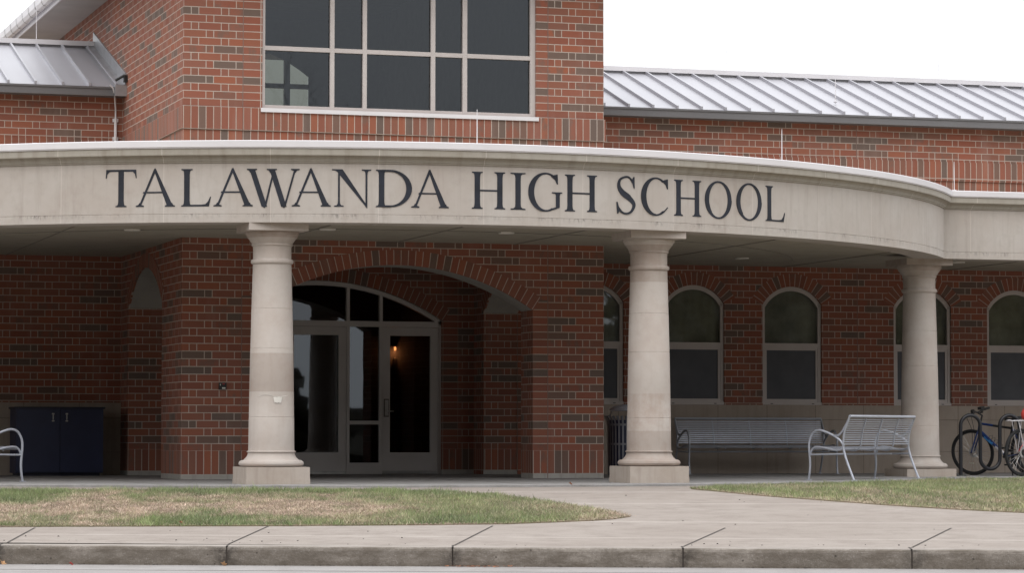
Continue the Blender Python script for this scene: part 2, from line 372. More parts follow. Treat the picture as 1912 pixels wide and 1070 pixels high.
# ================================================================== THE SCHOOL
B = empty('school_building'); tag(B, 'red brick school with curved limestone portico, square tower and arched entrance', 'school')
def part(mb, name, mats, label=None, parent=None, **k):
    o = mb.build(name, [M[q] for q in mats] if isinstance(mats, (list, tuple)) else M[mats], parent or B, **k)
    if label: o['label'] = label
    return o
def arch_z(u, op):
    u0, u1, za, sp, rise = op[:5]
    if rise <= 0: return sp
    hw = (u1-u0)/2; R = (hw*hw+rise*rise)/(2*rise); c = (u0+u1)/2
    return sp+rise-R+math.sqrt(max(R*R-(u-c)**2, 0))
def wall(mb, P, u0, u1, z0, z1, ops=(), mid=0, bands=(), reveal=None, soffit=None, jamb=None):
    """P(u, z, d) -> point; ops = (u0, u1, z0, spring, rise, depth)"""
    us = {u0, u1}
    for op in ops:
        n = 20 if op[4] > 0 else 1
        for k in range(n+1): us.add(op[0]+(op[1]-op[0])*k/n)
    for b in bands:
        us.add(b[0]); us.add(b[1])
    us = sorted(u for u in us if u0 <= u <= u1)
    us = [u for i, u in enumerate(us) if i == 0 or u-us[i-1] > 1e-6]
    for a, b in zip(us, us[1:]):
        c = (a+b)/2; mm = mid; uo = 0.
        inside = sorted([op for op in ops if op[0] < c < op[1]], key=lambda o: o[2])
        zs = [(z0, z0)]
        spans = []; lo = (z0, z0)
        for op in inside:
            if op[2] > lo[0]+1e-6: spans.append((lo, (op[2], op[2])))
            lo = (arch_z(a, op), arch_z(b, op))
        spans.append((lo, (z1, z1)))
        for (la, lb), (ha, hb) in spans:
            cuts = [(la, lb, ha, hb, mid, None)]
            for bd in bands:
                if bd[0]-1e-6 <= a and b <= bd[1]+1e-6:
                    new = []
                    for q in cuts:
                        l0, l1, h0, h1 = q[:4]
                        zb0, zb1 = bd[2], bd[3]
                        if q[4] != mid or max(l0, l1) >= zb1 or min(h0, h1) <= zb0: new.append(q); continue
                        lo_ = (max(l0, zb0), max(l1, zb0)); hi_ = (min(h0, zb1), min(h1, zb1))
                        if lo_[0] > l0 or lo_[1] > l1: new.append((l0, l1, *lo_, mid, None))
                        new.append((*lo_, *hi_, bd[4], bd[5]))
                        if hi_[0] < h0 or hi_[1] < h1: new.append((*hi_, h0, h1, mid, None))
                    cuts = new
            for l0, l1, h0, h1, mi, uorg in cuts:
                o = uorg or 0.
                mb.face([P(a, l0, 0), P(b, l1, 0), P(b, h1, 0), P(a, h0, 0)], [(a-o, l0), (b-o, l1), (b-o, h1), (a-o, h0)], m=mi)
    for op in ops:
        if len(op) < 6 or not op[5]: continue
        dp = op[5]; a, b, za, sp = op[:4]
        jm = jamb if jamb is not None else mid; sm = soffit if soffit is not None else mid
        lv = [(za, sp, jm)] if za > .05 or mid or not bands else [(za, .062, 5), (.062, .379, 3), (.379, sp, jm)]
        for za_, sp_, jj in lv:
            mb.face([P(a, za_, 0), P(a, za_, dp), P(a, sp_, dp), P(a, sp_, 0)], [(0, za_), (dp, za_), (dp, sp_), (0, sp_)], m=jj)
            mb.face([P(b, za_, 0), P(b, sp_, 0), P(b, sp_, dp), P(b, za_, dp)], [(0, za_), (0, sp_), (dp, sp_), (dp, za_)], m=jj)
        n = 24 if op[4] > 0 else 1
        for k in range(n):
            p = a+(b-a)*k/n; q = a+(b-a)*(k+1)/n
            zp, zq = arch_z(p, op), arch_z(q, op)
            mb.face([P(p, zp, 0), P(p, zp, dp), P(q, zq, dp), P(q, zq, 0)], [(p, 0), (p, dp), (q, dp), (q, 0)], m=sm)
        if za > z0+1e-3:
            mb.face([P(a, za, 0), P(b, za, 0), P(b, za, dp), P(a, za, dp)], [(a, 0), (b, 0), (b, dp), (a, dp)], m=jm)
def ring(mb, P, op, w=.204, ext=.12, proud=.006, m=0, pitch=.1016):
    """arch of bricks on end round the head of an opening"""
    u0, u1, za, sp, rise = op[:5]; hw = (u1-u0)/2; R = (hw*hw+rise*rise)/(2*rise); c = (u0+u1)/2; zc = sp+rise-R
    A = math.asin(hw/R); n = 40
    an = [-A+2*A*k/n for k in range(n+1)]
    Pt = lambda a, r, d: P(c+r*math.sin(a), zc+r*math.cos(a), d)
    for a, b in zip(an, an[1:]):
        ua, ub = a*(R+w*.5), b*(R+w*.5)
        off = pitch/2
        mb.face([Pt(a, R-.001, -proud), Pt(b, R-.001, -proud), Pt(b, R+w, -proud), Pt(a, R+w, -proud)], [(ua+off, .06), (ub+off, .06), (ub+off, .25), (ua+off, .25)], m=m)
        mb.face([Pt(a, R+w, -proud), Pt(b, R+w, -proud), Pt(b, R+w, .02), Pt(a, R+w, .02)], [(ua, .1)]*4, m=m)
        mb.face([Pt(a, R-.001, -proud), Pt(a, R-.001, .02), Pt(b, R-.001, .02), Pt(b, R-.001, -proud)], [(ua, .1)]*4, m=m)
    for a in (-A, A):
        mb.face([Pt(a, R-.001, -proud), Pt(a, R+w, -proud), Pt(a, R+w, .02), Pt(a, R-.001, .02)], [(0, .1)]*4, m=m)
def planeY(y, sgn=1): return lambda u, z, d: Vector((u, y+d*sgn, z))
def planeX(x, sgn=1): return lambda u, z, d: Vector((x+d*sgn, u, z))

TW = 5.895                                   # tower width
ENT = (1.02, 4.87, -.02, 2.30, .585, .535)
WIN = (1.07, 4.915, 4.9555, 7.12, 0., .16)
SIDE = (1.40, 3.96, -.02, 2.42, .52, .53)
BZ = 4.9555; TOP = 7.20; TD = 11.5
BM = ['brick', 'stack', 'soldier', 'soldier_low', 'soffit', 'pier_foot']
# --- tower
mb = MB()
jl, jr = .806, 5.084
bands = [(jl, ENT[0], .38, 2.44, 1, jl), (ENT[1], jr, .38, 2.44, 1, ENT[1]-.014), (jl, WIN[0], BZ, TOP, 1, jl), (WIN[1], jr, BZ, TOP, 1, WIN[1]-.05),
         (0, TW, .062, .379, 3, None), (0, TW, -.02, .062, 5, None), (0, TW, BZ-.6116, BZ, 2, None)]
wall(mb, planeY(0), 0, TW, -.02, TOP, [ENT, WIN], bands=bands, soffit=4)
sb = [(0, 14, .062, .379, 3, None), (0, 14, -.02, .062, 5, None), (0, 14, BZ-.6116, BZ, 2, None)]
wall(mb, planeX(0, 1), 0, TD, -.02, TOP, [SIDE], bands=sb, soffit=4)
wall(mb, planeX(TW, -1), 0, TD, -.02, TOP, [SIDE], bands=sb, soffit=4)
wall(mb, planeY(TD), 0, TW, -.02, TOP, [(1.3, TW-1.3, 4.6, 7.19, 0., 0)])
# inner skins of the porch
wall(mb, planeY(.535), .53, TW-.53, -.02, 3.2, [ENT[:5]], bands=[(0, TW, .062, .379, 3, None)])
wall(mb, planeX(.53), .535, 4.47, -.02, 3.2, [SIDE[:5]], bands=[(0, 14, .062, .379, 3, None)])
wall(mb, planeX(TW-.53), .535, 4.47, -.02, 3.2, [SIDE[:5]], bands=[(0, 14, .062, .379, 3, None)])
DOOR = (1.02, 4.875, 0., 2.31, .585, .13)
wall(mb, planeY(4.47), .53, TW-.53, -.02, 3.2, [DOOR], bands=[(4.875, 5.115, .38, 3.2, 1, 4.875), (.78, 1.02, .38, 3.2, 1, .78), (0, TW, .062, .379, 3, None), (0, TW, -.02, .062, 5, None)], soffit=4)
part(mb, 'tower_wall', BM, 'red brick tower wall with soldier course bands')
mb = MB(); mb.face([(.53, .535, 3.2), (TW-.53, .535, 3.2), (TW-.53, 4.47, 3.2), (.53, 4.47, 3.2)]); part(mb, 'porch_ceiling', 'stucco')
# arches of bricks on end
mb = MB()
ring(mb, planeY(0), ENT, m=0); part(mb, 'entrance_arch', ['ring'], 'wide segmental brick arch over the entrance')
mb = MB(); ring(mb, planeY(4.47), DOOR); part(mb, 'door_arch', ['ring'], 'brick arch set back above the glazed doors')
for x, sg in ((0, 1), (TW, -1), (.53, -1), (TW-.53, 1)):
    mb = MB(); ring(mb, planeX(x, sg), SIDE); part(mb, 'side_arch', ['ring'])
# projecting soldier band below the big window, returned on both sides
mb = MB(); e = .022
mb.box(-e, TW+e, -e, -.0005, BZ-.3058, BZ-.004); mb.box(-e, -.0005, -.0005, TD, BZ-.3058, BZ-.004); mb.box(TW+.0005, TW+e, -.0005, TD, BZ-.3058, BZ-.004)
part(mb, 'soldier_course', ['soldier'])
# movement joints
for x in (jl, jr):
    for za, zb in ((.0, 3.2), (4.09, TOP)):
        mb = MB(); yy = -.024 if za > 4 else -.004
        mb.box(x-.005, x+.005, -.0035, -.0004, za, zb if za < 4 else TOP)
        if za > 4: mb.box(x-.005, x+.005, -.0245, -.0224, BZ-.3058, BZ-.004)
        part(mb, 'movement_joint', 'sealant')

# --- tower window
wn = MB()
def hbox(mb, x0, x1, z0, z1, y0, y1, m=0): mb.box(x0, x1, y0, y1, z0, z1, m)
W = MB(); y0, y1 = .04, .14
xs = [(1.07, 1.115), (2.012, 2.070), (2.466, 2.522), (3.424, 3.484), (3.874, 3.937), (4.842, 4.915)]
for a, b in xs: hbox(W, a, b, 4.9555, 7.12, y0, y1)
for (a, b), (c_, d_) in zip(xs, xs[1:]):
    hbox(W, b, c_, 4.9555, 5.005, y0+.003, y1-.003); hbox(W, b, c_, 5.745, 5.803, y0+.003, y1-.003); hbox(W, b, c_, 7.06, 7.12, y0+.003, y1-.003)
wf = part(W, 'tower_window', 'frame', 'large gridded tower window with dark tinted panes')
G = MB()
for (a, b), (c_, d_) in zip(xs, xs[1:]):
    for za, zb in ((5.005, 5.745), (5.803, 7.06)):
        G.face([(b, .09, za), (c_, .09, za), (c_, .09, zb), (b, .09, zb)])
part(G, 'pane', 'glass_up', parent=wf)
W = MB(); W.box(1.045, 4.94, -.045, .12, 4.900, 4.9545); part(W, 'window_sill', 'coping', parent=wf)
RWX1, RMX, RBZ = 4.43, (1.84, 2.945, 4.05), 6.625
# upper hall behind the tower window, daylight showing through its rear window
R_ = MB()
x0, x1, ya, yb, za, zb = .2, TW-.2, .3, TD-.1, 4.3, 7.9
R_.face([(x0, ya, za), (x1, ya, za), (x1, yb, za), (x0, yb, za)]); R_.face([(x0, ya, zb), (x0, yb, zb), (x1, yb, zb), (x1, ya, zb)])
R_.face([(x0, ya, za), (x0, yb, za), (x0, yb, zb), (x0, ya, zb)]); R_.face([(x1, ya, za), (x1, ya, zb), (x1, yb, zb), (x1, yb, za)])
ROP = (1.46, RWX1, 5.2, 6.80, .52)
wall(R_, planeY(TD-.1), x0, x1, za, zb, [ROP])
part(R_, 'upper_hall', 'interior')
R_ = MB()
for xa in RMX: R_.box(xa-.05, xa+.05, TD-.14, TD-.06, 5.2, 7.2)
R_.box(1.46, RWX1, TD-.135, TD-.065, RBZ-.04, RBZ+.04); rw = part(R_, 'rear_window', 'frame')
R_ = MB(); R_.face([(1.46, TD-.09, 5.2), (RWX1, TD-.09, 5.2), (RWX1, TD-.09, 7.3), (1.46, TD-.09, 7.3)]); part(R_, 'rear_pane', 'glass_rear', parent=rw)

# --- doors
D = MB(); fy0, fy1 = 4.56, 4.68
def darch(mb, u0, u1, dz0, dz1, y0, y1, op, n=24, m=0):
    """curved head member following an arch"""
    a0, a1 = op[0], op[1]
    for k in range(n):
        p = u0+(u1-u0)*k/n; q = u0+(u1-u0)*(k+1)/n
        lo = [(p, arch_z(p, op)-dz0), (q, arch_z(q, op)-dz0)]; hi = [(p, arch_z(p, op)-dz1), (q, arch_z(q, op)-dz1)]
        mb.face([(lo[0][0], y0, lo[0][1]), (lo[1][0], y0, lo[1][1]), (hi[1][0], y0, hi[1][1]), (hi[0][0], y0, hi[0][1])], m=m)
        mb.face([(lo[0][0], y0, lo[0][1]), (lo[0][0], y1, lo[0][1]), (lo[1][0], y1, lo[1][1]), (lo[1][0], y0, lo[1][1])], m=m)
dop = DOOR
darch(D, 1.02, 4.875, .065, .0, fy0, fy1, dop)
D.box(1.02, 1.062, fy0, fy1, 0, 2.31); D.box(4.833, 4.875, fy0, fy1, 0, 2.31)
for a, b in ((1.98, 2.03), (2.425, 2.475), (3.405, 3.45), (3.915, 3.96)):
    zt = min(arch_z(a, dop), arch_z(b, dop))-.05
    D.box(a, b, fy0+.003, fy1-.003, 0, zt)
for a, b in ((1.062, 1.98), (2.03, 2.425), (2.475, 3.405), (3.45, 3.915), (3.96, 4.833)):
    D.box(a, b, fy0+.006, fy1-.006, 2.215, 2.30)
for a, b in ((2.03, 2.425), (3.45, 3.915)):
    D.box(a, b, fy0+.006, fy1-.006, .0, .17); D.box(a, b, fy0+.006, fy1-.006, .745, .80)
df = part(D, 'entrance_screen', 'door', 'taupe framed glazed entrance screen with fanlights')
G = MB()
for a, b in ((2.03, 2.425), (3.45, 3.915)):
    for za, zb in ((.17, .745), (.80, 2.215)):
        G = MB(); G.box(a, b, 4.618, 4.626, za, zb); part(G, 'sidelight_pane', 'glass_door', parent=df)
G = MB()
for k in range(40):
    p = 1.05+3.79*k/40; q = 1.05+3.79*(k+1)/40
    G.face([(p, 4.62, 2.30), (q, 4.62, 2.30), (q, 4.62, arch_z(q, dop)-.03), (p, 4.62, arch_z(p, dop)-.03)])
part(G, 'fanlight_pane', 'glass_door', parent=df)
for i, (a, b) in enumerate(((1.066, 1.976), (2.479, 3.401), (3.964, 4.829))):
    D = MB(); st = .115; zt, zb_ = 2.085, .325; y0, y1 = fy0+.012, fy1-.03
    D.box(a, a+st, y0, y1, .045, 2.21); D.box(b-st, b, y0, y1, .045, 2.21)
    D.box(a+st, b-st, y0+.002, y1-.002, .045, zb_); D.box(a+st, b-st, y0+.002, y1-.002, zt, 2.21)
    dd = part(D, 'door', 'door')
    G = MB(); G.box(a+st, b-st, 4.618, 4.626, zb_, zt); part(G, 'door_pane', 'glass_door', parent=dd)
    if i != 1 or True:
        hx = a+.055
        K = MB(); K.box(hx-.036, hx+.036, y0-.022, y0-.0005, .86, 1.13, 1); K.box(hx-.026, hx+.026, y0-.034, y0-.0225, .875, 1.115)
        K.tube([(hx, y0-.035, .945), (hx, y0-.07, .945), (hx+.10, y0-.075, .945)], .010)
        if i != 1: part(K, 'door_handle', ['steel', 'bronze'], parent=dd)
    K = MB(); K.box(a, b, fy0-.004, y1, .002, .042); part(K, 'threshold', 'steel', parent=dd)
# lobby behind the doors, with one lit wall lamp
R_ = MB(); x0, x1, ya, yb, za, zb = -1.6, 8.6, 4.75, 8.6, -.01, 3.15
R_.face([(x0, ya, za), (x1, ya, za), (x1, yb, za), (x0, yb, za)]); R_.face([(x0, ya, zb), (x0, yb, zb), (x1, yb, zb), (x1, ya, zb)])
R_.face([(x0, ya, za), (x0, yb, za), (x0, yb, zb), (x0, ya, zb)]); R_.face([(x1, ya, za), (x1, ya, zb), (x1, yb, zb), (x1, yb, za)])
R_.face([(x0, yb, za), (x1, yb, za), (x1, yb, zb), (x0, yb, zb)])
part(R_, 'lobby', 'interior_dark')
R_ = MB(); LX = 5.225; R_.box(LX-.13, LX+.05, 8.44, 8.599, 2.045, 2.06); R_.lathe([(.0, 0), (.045, .03), (.05, .12), (.04, .3), (.0, .36)], (LX, 8.53, 1.52), 16)
wl = part(R_, 'wall_lamp', 'black_plastic'); R_ = MB(); R_.lathe([(.0, 0), (.018, .01), (.02, .06), (0, .07)], (LX, 8.52, 1.97), 12); part(R_, 'bulb', 'lamp', parent=wl)
li = bpy.data.lights.new('wall_lamp_light', 'POINT'); li.energy = 5.; li.color = (1, .32, .11); li.shadow_soft_size = .03
lo_ = bpy.data.objects.new('wall_lamp_light', li); COL.objects.link(lo_); lo_.parent = B; lo_.location = (LX, 8.50, 1.94); lo_.rotation_euler = (0, 0, 0)
# card reader
K = MB(); K.box(.502, .60, -.035, -.0006, 1.19, 1.278); K.box(.54, .582, -.045, -.0355, 1.196, 1.216, 1); K.box(.545, .575, -.040, -.0352, 1.255, 1.268, 2)
K.box(.512, .52, -.040, -.0352, 1.24, 1.26, 1)
part(K, 'card_reader', ['black_plastic', 'patch', 'bike_red'], 'small black card reader on the brick pier')

# --- wings
RY, LY = 3.95, 4.6; RX1, LX0 = 30., -24.
def wwin(x): return (x, x+.99, 1.055, 2.61, .285, .11)
RW = [wwin(x) for x in (6.60, 8.24, 9.865, 12.075, 13.69, 15.90, 17.51, 19.7)]
LW = [wwin(x) for x in (-3.05, -5.26, -6.87, -9.08)]
EVR, EVL = 5.58, 5.68
for nm, Y, xa, xb, ops, jx in (('right', RY, TW, RX1, RW, (11.455, 18.6)), ('left', LY, LX0, 0, LW, (-4.0,))):
    mb = MB()
    wall(mb, planeY(Y), xa, xb, 1.055, 5.62, ops, bands=[(xa, xb, BZ-.6116, BZ, 2, None)])
    if nm == 'right': wall(mb, planeY(Y), TW, TW+.3, -.02, 1.055, [], bands=[(TW, TW+.3, .062, .379, 3, None)])
    part(mb, 'wing_wall', ['brick', 'stack', 'soldier', 'soldier_low'], 'red brick wing wall')
    mb = MB(); mb.box(xa, xb, Y-e, Y-.0005, BZ-.3058-.04, BZ-.044); part(mb, 'soldier_course', ['soldier'])
    # stone base in blocks: bottom course, panel course and cap
    mb = MB()
    if nm == 'right': xa += .3
    mb.box(xa, xb, Y-.03, Y+.2, -.02, .33); mb.box(xa, xb, Y-.022, Y+.2, .334, .83); mb.box(xa, xb, Y-.035, Y+.2, .834, 1.055)
    part(mb, 'stone_base', 'base')
    for x in jx:
        mb = MB(); mb.box(x-.005, x+.005, Y-.003, Y-.0004, 1.06, 5.4); part(mb, 'movement_joint', 'sealant')
    for op in ops:
        mb = MB(); ring(mb, planeY(Y), op, w=.2, pitch=.088); part(mb, 'window_arch', ['ring_win'])
    wa, wb = (xa-.2, xb-.1) if nm == 'right' else (xa+.1, xb)
    R_ = MB(); ya, yb, za, zb = Y+.3, Y+4., 0., 3.3
    R_.face([(wa, ya, za), (wb, ya, za), (wb, yb, za), (wa, yb, za)]); R_.face([(wa, ya, zb), (wa, yb, zb), (wb, yb, zb), (wb, ya, zb)])
    R_.face([(wa, ya, za), (wa, yb, za), (wa, yb, zb), (wa, ya, zb)]); R_.face([(wb, ya, za), (wb, ya, zb), (wb, yb, zb), (wb, yb, za)])
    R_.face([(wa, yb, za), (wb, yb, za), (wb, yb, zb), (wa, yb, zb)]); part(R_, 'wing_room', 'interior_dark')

def arched_window(x, Y, curtain):
    w = .99; op = (0, w, 1.055, 2.61, .285)
    F = MB(); y0, y1 = Y+.035, Y+.11; fw = .05
    F.box(x, x+fw, y0, y1, 1.06, 2.61); F.box(x+w-fw, x+w, y0, y1, 1.06, 2.61)
    n = 20; hw = w/2; R = (hw*hw+.285**2)/(.57); A = math.asin(hw/R); c_ = x+hw; zc = 2.61+.285-R
    for k in range(n):
        a, b = -A+2*A*k/n, -A+2*A*(k+1)/n
        q = lambda t_, r, y: (c_+r*math.sin(t_), y, zc+r*math.cos(t_))
        F.face([q(a, R-fw*1.35, y0), q(b, R-fw*1.35, y0), q(b, R, y0), q(a, R, y0)]); F.face([q(a, R-fw*1.35, y1), q(b, R-fw*1.35, y1), q(b, R-fw*1.35, y0), q(a, R-fw*1.35, y0)])
        F.face([q(a, R, y0), q(b, R, y0), q(b, R, y1), q(a, R, y1)])
    F.box(x+fw, x+w-fw, y0+.003, y1, 1.945, 2.015); F.box(x+.002, x+w-.002, y0-.03, y1, 1.057, 1.10)
    F.box(x+.13, x+.17, y0-.034, y0-.0305, 1.072, 1.082, 1); F.box(x+w-.17, x+w-.13, y0-.034, y0-.0305, 1.072, 1.082, 1)
    f = part(F, 'window', ['frame_low', 'black_plastic'])
    K = MB(); a, b = x+fw, x+w-fw
    K.box(a, a+.035, y0+.012, y1, 1.10, 1.945); K.box(b-.035, b, y0+.012, y1, 1.10, 1.945); K.box(a+.035, b-.035, y0+.013, y1, 1.10, 1.15); K.box(a+.035, b-.035, y0+.013, y1, 1.905, 1.945)
    part(K, 'sash', 'frame_low', parent=f)
    K = MB(); K.face([(a+.035, y0+.03, 1.15), (b-.035, y0+.03, 1.15), (b-.035, y0+.03, 1.905), (a+.035, y0+.03, 1.905)]); part(K, 'insect_screen', 'screen', parent=f)
    G = MB()
    for k in range(n):
        p = a+(b-a)*k/n; q_ = a+(b-a)*(k+1)/n; op2 = (x, x+w, 0, 2.61, .285)
        G.face([(p, y0+.035, 2.01), (q_, y0+.035, 2.01), (q_, y0+.035, arch_z(q_, op2)-.05), (p, y0+.035, arch_z(p, op2)-.05)])
    part(G, 'pane', 'glass_win', parent=f)
    K = MB(); rows = []
    nn = 60; xs_ = [x-.02+1.03*k/nn for k in range(nn+1)]
    for z in (1.9, 3.0): rows.append([Vector((xx, Y+.165+.010*math.sin(k*.31+curtain*1.7)+.004*math.sin(k*.83+curtain), z)) for k, xx in enumerate(xs_)])
    K.grid(rows); part(K, 'curtain', 'curtain', parent=f)
for i, op in enumerate(RW): arched_window(op[0], RY, i)
for i, op in enumerate(LW): arched_window(op[0], LY, i+9)

# --- roofs of the wings
def wing_roof(Y, xa, xb, ez, rz, run, seam_off):
    y0 = Y-.22; mb = MB(); y1 = y0+run
    mb.face([(xa, y0-.02, ez), (xb, y0-.02, ez), (xb, y1, rz), (xa, y1, rz)])
    mb.face([(xa, y1, rz), (xb, y1, rz), (xb, y1+run, ez), (xa, y1+run, ez)])
    x = xa+seam_off; sl = (rz-ez)/run
    rf = part(mb, 'wing_roof', 'roof', 'pale standing seam metal roof')
    K = MB()
    while x < xb:
        a0, a1 = (x-.016, x+.016)
        ya, yb = y0-.02, y1-.02; za, zb = ez, rz-.02*sl
        h = .05
        P = [(a0, ya, za-.0), (a1, ya, za-.0), (a1, yb, zb), (a0, yb, zb)]
        Q = [(p[0], p[1], p[2]+h) for p in P]
        K.face(Q); K.face([P[0], P[1], Q[1], Q[0]]); K.face([P[1], P[2], Q[2], Q[1]]); K.face([P[3], P[0], Q[0], Q[3]])
        x += .395
    part(K, 'standing_seams', 'roof', parent=rf)
    K = MB(); K.box(xa, xb, y1-.12, y1+.12, rz+.045, rz+.075); K.box(xa, xb, y1-.13, y1-.118, rz+.0, rz+.0749)
    part(K, 'ridge_cap', 'coping', parent=rf)
    K = MB(); K.box(xa, xb, y1-.115, y1-.02, rz-.035, rz+.045); part(K, 'ridge_closure', 'fascia_metal', parent=rf)
    K = MB(); K.box(xa, xb, y0-.03, y0, ez-.135, ez-.004); K.box(xa, xb, y0, Y+.05, ez-.135, ez-.12); K.box(xa, xb, y0-.045, y0-.03, ez-.03, ez-.006)
    part(K, 'eaves_fascia', 'fascia_metal', parent=rf)
wing_roof(RY, TW, RX1, EVR, 6.45, 2.6, .12)
wing_roof(LY, LX0, -.0, EVL, 6.62, 2.8, .17)
# flashing where the left roof meets the tower
K = MB(); sl = (6.62-EVL)/2.8
pts = [(4.38, EVL), (7.18, 6.62)]
for xa, hh in ((-.012, .15),):
    K.face([(-.02, 4.30, EVL+.02), (-.02, 7.2, 6.66), (-.02, 7.2, 6.86), (-.02, 4.30, EVL+.20)])
    K.face([(-.02, 4.30, EVL+.20), (-.02, 7.2, 6.86), (0, 7.2, 6.86), (0, 4.30, EVL+.20)])
    K.face([(-.02, 4.30, EVL+.02), (-.02, 4.30, EVL+.2), (0, 4.30, EVL+.2), (0, 4.30, EVL+.02)])
    K.face([(-.17, 4.30, EVL+.012), (-.17, 7.2, 6.652), (-.0205, 7.2, 6.665), (-.0205, 4.30, EVL+.03)])
part(K, 'roof_flashing', 'flashing')
K = MB(); K.box(-.17, -.0005, 4.26, 4.33, EVL-.14, EVL+.02); part(K, 'gutter_end', 'flashing')
K = MB(); K.tube([(-.16, 4.30, EVL+.09), (-.04, 4.22, EVL+.16)], .02); K.box(-.05, -.004, 4.18, 4.28, EVL+.06, EVL+.16); part(K, 'roof_camera', 'black_plastic', 'small black device under the tower eaves')
K = MB(); K.tube(smooth_path([(-.24, 4.30, EVL+.02), (-.18, 4.33, EVL-.06), (-.115, 4.55, EVL-.28), (-.11, 4.56, EVL-.45)]), .012); K.tube([(-.11, 4.56, EVL-.44), (-.11, 4.56, 4.06)], .022)
for z in (5.21, 4.94): K.box(-.15, -.07, 4.565, 4.599, z-.025, z+.025)
part(K, 'conduit', 'white_metal')

# --- tower roof with eaves and gutter
mb = MB(); ov = .68; ex0, ex1, ey0, ey1 = -ov, TW+ov, -ov, TD+ov
for q in (((ex0, ey0), (ex1, ey0), (TW, 0), (0, 0)), ((ex0, ey1), (ex0, ey0), (0, 0), (0, TD)), ((ex1, ey0), (ex1, ey1), (TW, TD), (TW, 0)), ((ex1, ey1), (ex0, ey1), (0, TD), (TW, TD))):
    mb.face([(x, y, TOP-.01) for x, y in q])
part(mb, 'eaves_soffit', 'soffit_board')
mb = MB()
for a, b, c_, d_ in ((ex0-.02, ex1+.02, ey0-.02, ey0), (ex0-.02, ex1+.02, ey1, ey1+.02), (ex0-.02, ex0, ey0, ey1), (ex1, ex1+.02, ey0, ey1)): mb.box(a, b, c_, d_, TOP-.02, TOP+.20)
part(mb, 'eaves_board', 'coping')
mb = MB()
for sx, xx in ((-1, ex0-.02), (1, ex1+.02)):
    mb = MB(); prof = [(0, .20), (0, .06), (.05, .03), (.10, .045), (.13, .10), (.14, .20)]
    mb.grid([[Vector((xx+sx*p, y, TOP+q)) for p, q in prof] for y in (ey0, ey1)], smooth=False)
    gu = part(mb, 'gutter', 'coping')
    for k in range(18):
        mb = MB(); yy = ey0+.35+k*.68
        for i in range(2, 5):
            (p0, q0), (p1, q1) = prof[i], prof[i+1]
            mb.face([(xx+sx*(p0+.004), yy, TOP+q0-.003), (xx+sx*(p1+.004), yy, TOP+q1-.003), (xx+sx*(p1+.004), yy+.025, TOP+q1-.003), (xx+sx*(p0+.004), yy+.025, TOP+q0-.003)])
        part(mb, 'gutter_strap', 'fascia_metal', parent=gu)
mb = MB(); zr = TOP+.2; ax = TW/2; hz = 9.3
for q in (((ex0-.05, ey0-.05), (ex1+.05, ey0-.05), (ax, 3.2)), ((ex1+.05, ey1+.05), (ex0-.05, ey1+.05), (ax, 8.3))): mb.face([(q[0][0], q[0][1], zr), (q[1][0], q[1][1], zr), (q[2][0], q[2][1], hz)])
mb.face([(ex0-.05, ey1+.05, zr), (ex0-.05, ey0-.05, zr), (ax, 3.2, hz), (ax, 8.3, hz)]); mb.face([(ex1+.05, ey0-.05, zr), (ex1+.05, ey1+.05, zr), (ax, 8.3, hz), (ax, 3.2, hz)])
part(mb, 'tower_roof', 'roof')

# --- curved canopy
ACX, ACY, AR = 2.945, 4.87, 9.47; AM = math.asin(8.085/AR); YS = ACY-AR*math.cos(AM)
path = []   # (x, y, nx, ny, u)
n = 72
left_end = ACX-8.085; right_end = ACX+8.085
def mit(n1, n2):
    v = Vector(n1)+Vector(n2); v.normalize(); return v/(v.dot(Vector(n1)))
for i in range(n+1):
    a = -AM+2*AM*i/n; nx, ny = math.sin(a), -math.cos(a)
    x, y = ACX+AR*nx, ACY+AR*ny
    nn = Vector((nx, ny))
    if i == 0: nn = mit((nx, ny), (0, -1))
    if i == n: nn = mit((nx, ny), (0, -1))
    path.append((x, y, nn[0], nn[1], a*AR))
path = [(LX0, YS, 0, -1, path[0][4]-(left_end-LX0))]+path+[(RX1, YS, 0, -1, path[-1][4]+(RX1-right_end))]
def sweep(prof, name, mats, parent=None, label=None, mi=None, smooth=False):
    mb = MB()
    for k in range(len(prof)-1):
        rows = []; uvs = []
        for q in (prof[k], prof[k+1]):
            rows.append([Vector((x+nx*q[0], y+ny*q[0], q[1])) for x, y, nx, ny, u in path]); uvs.append([(p[4], q[1]+q[0]*.3) for p in path])
        mb.grid(rows, uvs, m=0 if mi is None else mi[k], smooth=True)
    return part(mb, name, mats, label, parent, sharp=28)
fas = sweep([(-.42, 3.2), (-.42, 3.12), (0, 3.12), (0, 3.214), (-.006, 3.217), (-.006, 3.222), (-.002, 3.224), (-.002, 3.832)], 'canopy_fascia', 'fascia', label='curved limestone fascia carrying the dark lettering')
cov = [(-.002, 3.832), (.016, 3.834), (.018, 3.850), (.026, 3.852)]
for k in range(7):
    a = k/6*math.pi/2; cov.append((.028+.062*(1-math.cos(a)), 3.852+.062*math.sin(a)))
cov += [(.104, 3.916), (.106, 3.926), (.106, 4.002)]
sweep(cov, 'cornice', 'cornice', parent=fas)
sweep([(.10, 4.002), (.118, 3.998), (.120, 4.006), (.128, 4.012), (.128, 4.085), (.12, 4.092), (-.34, 4.105)], 'coping', 'coping', parent=fas, label='white metal coping')
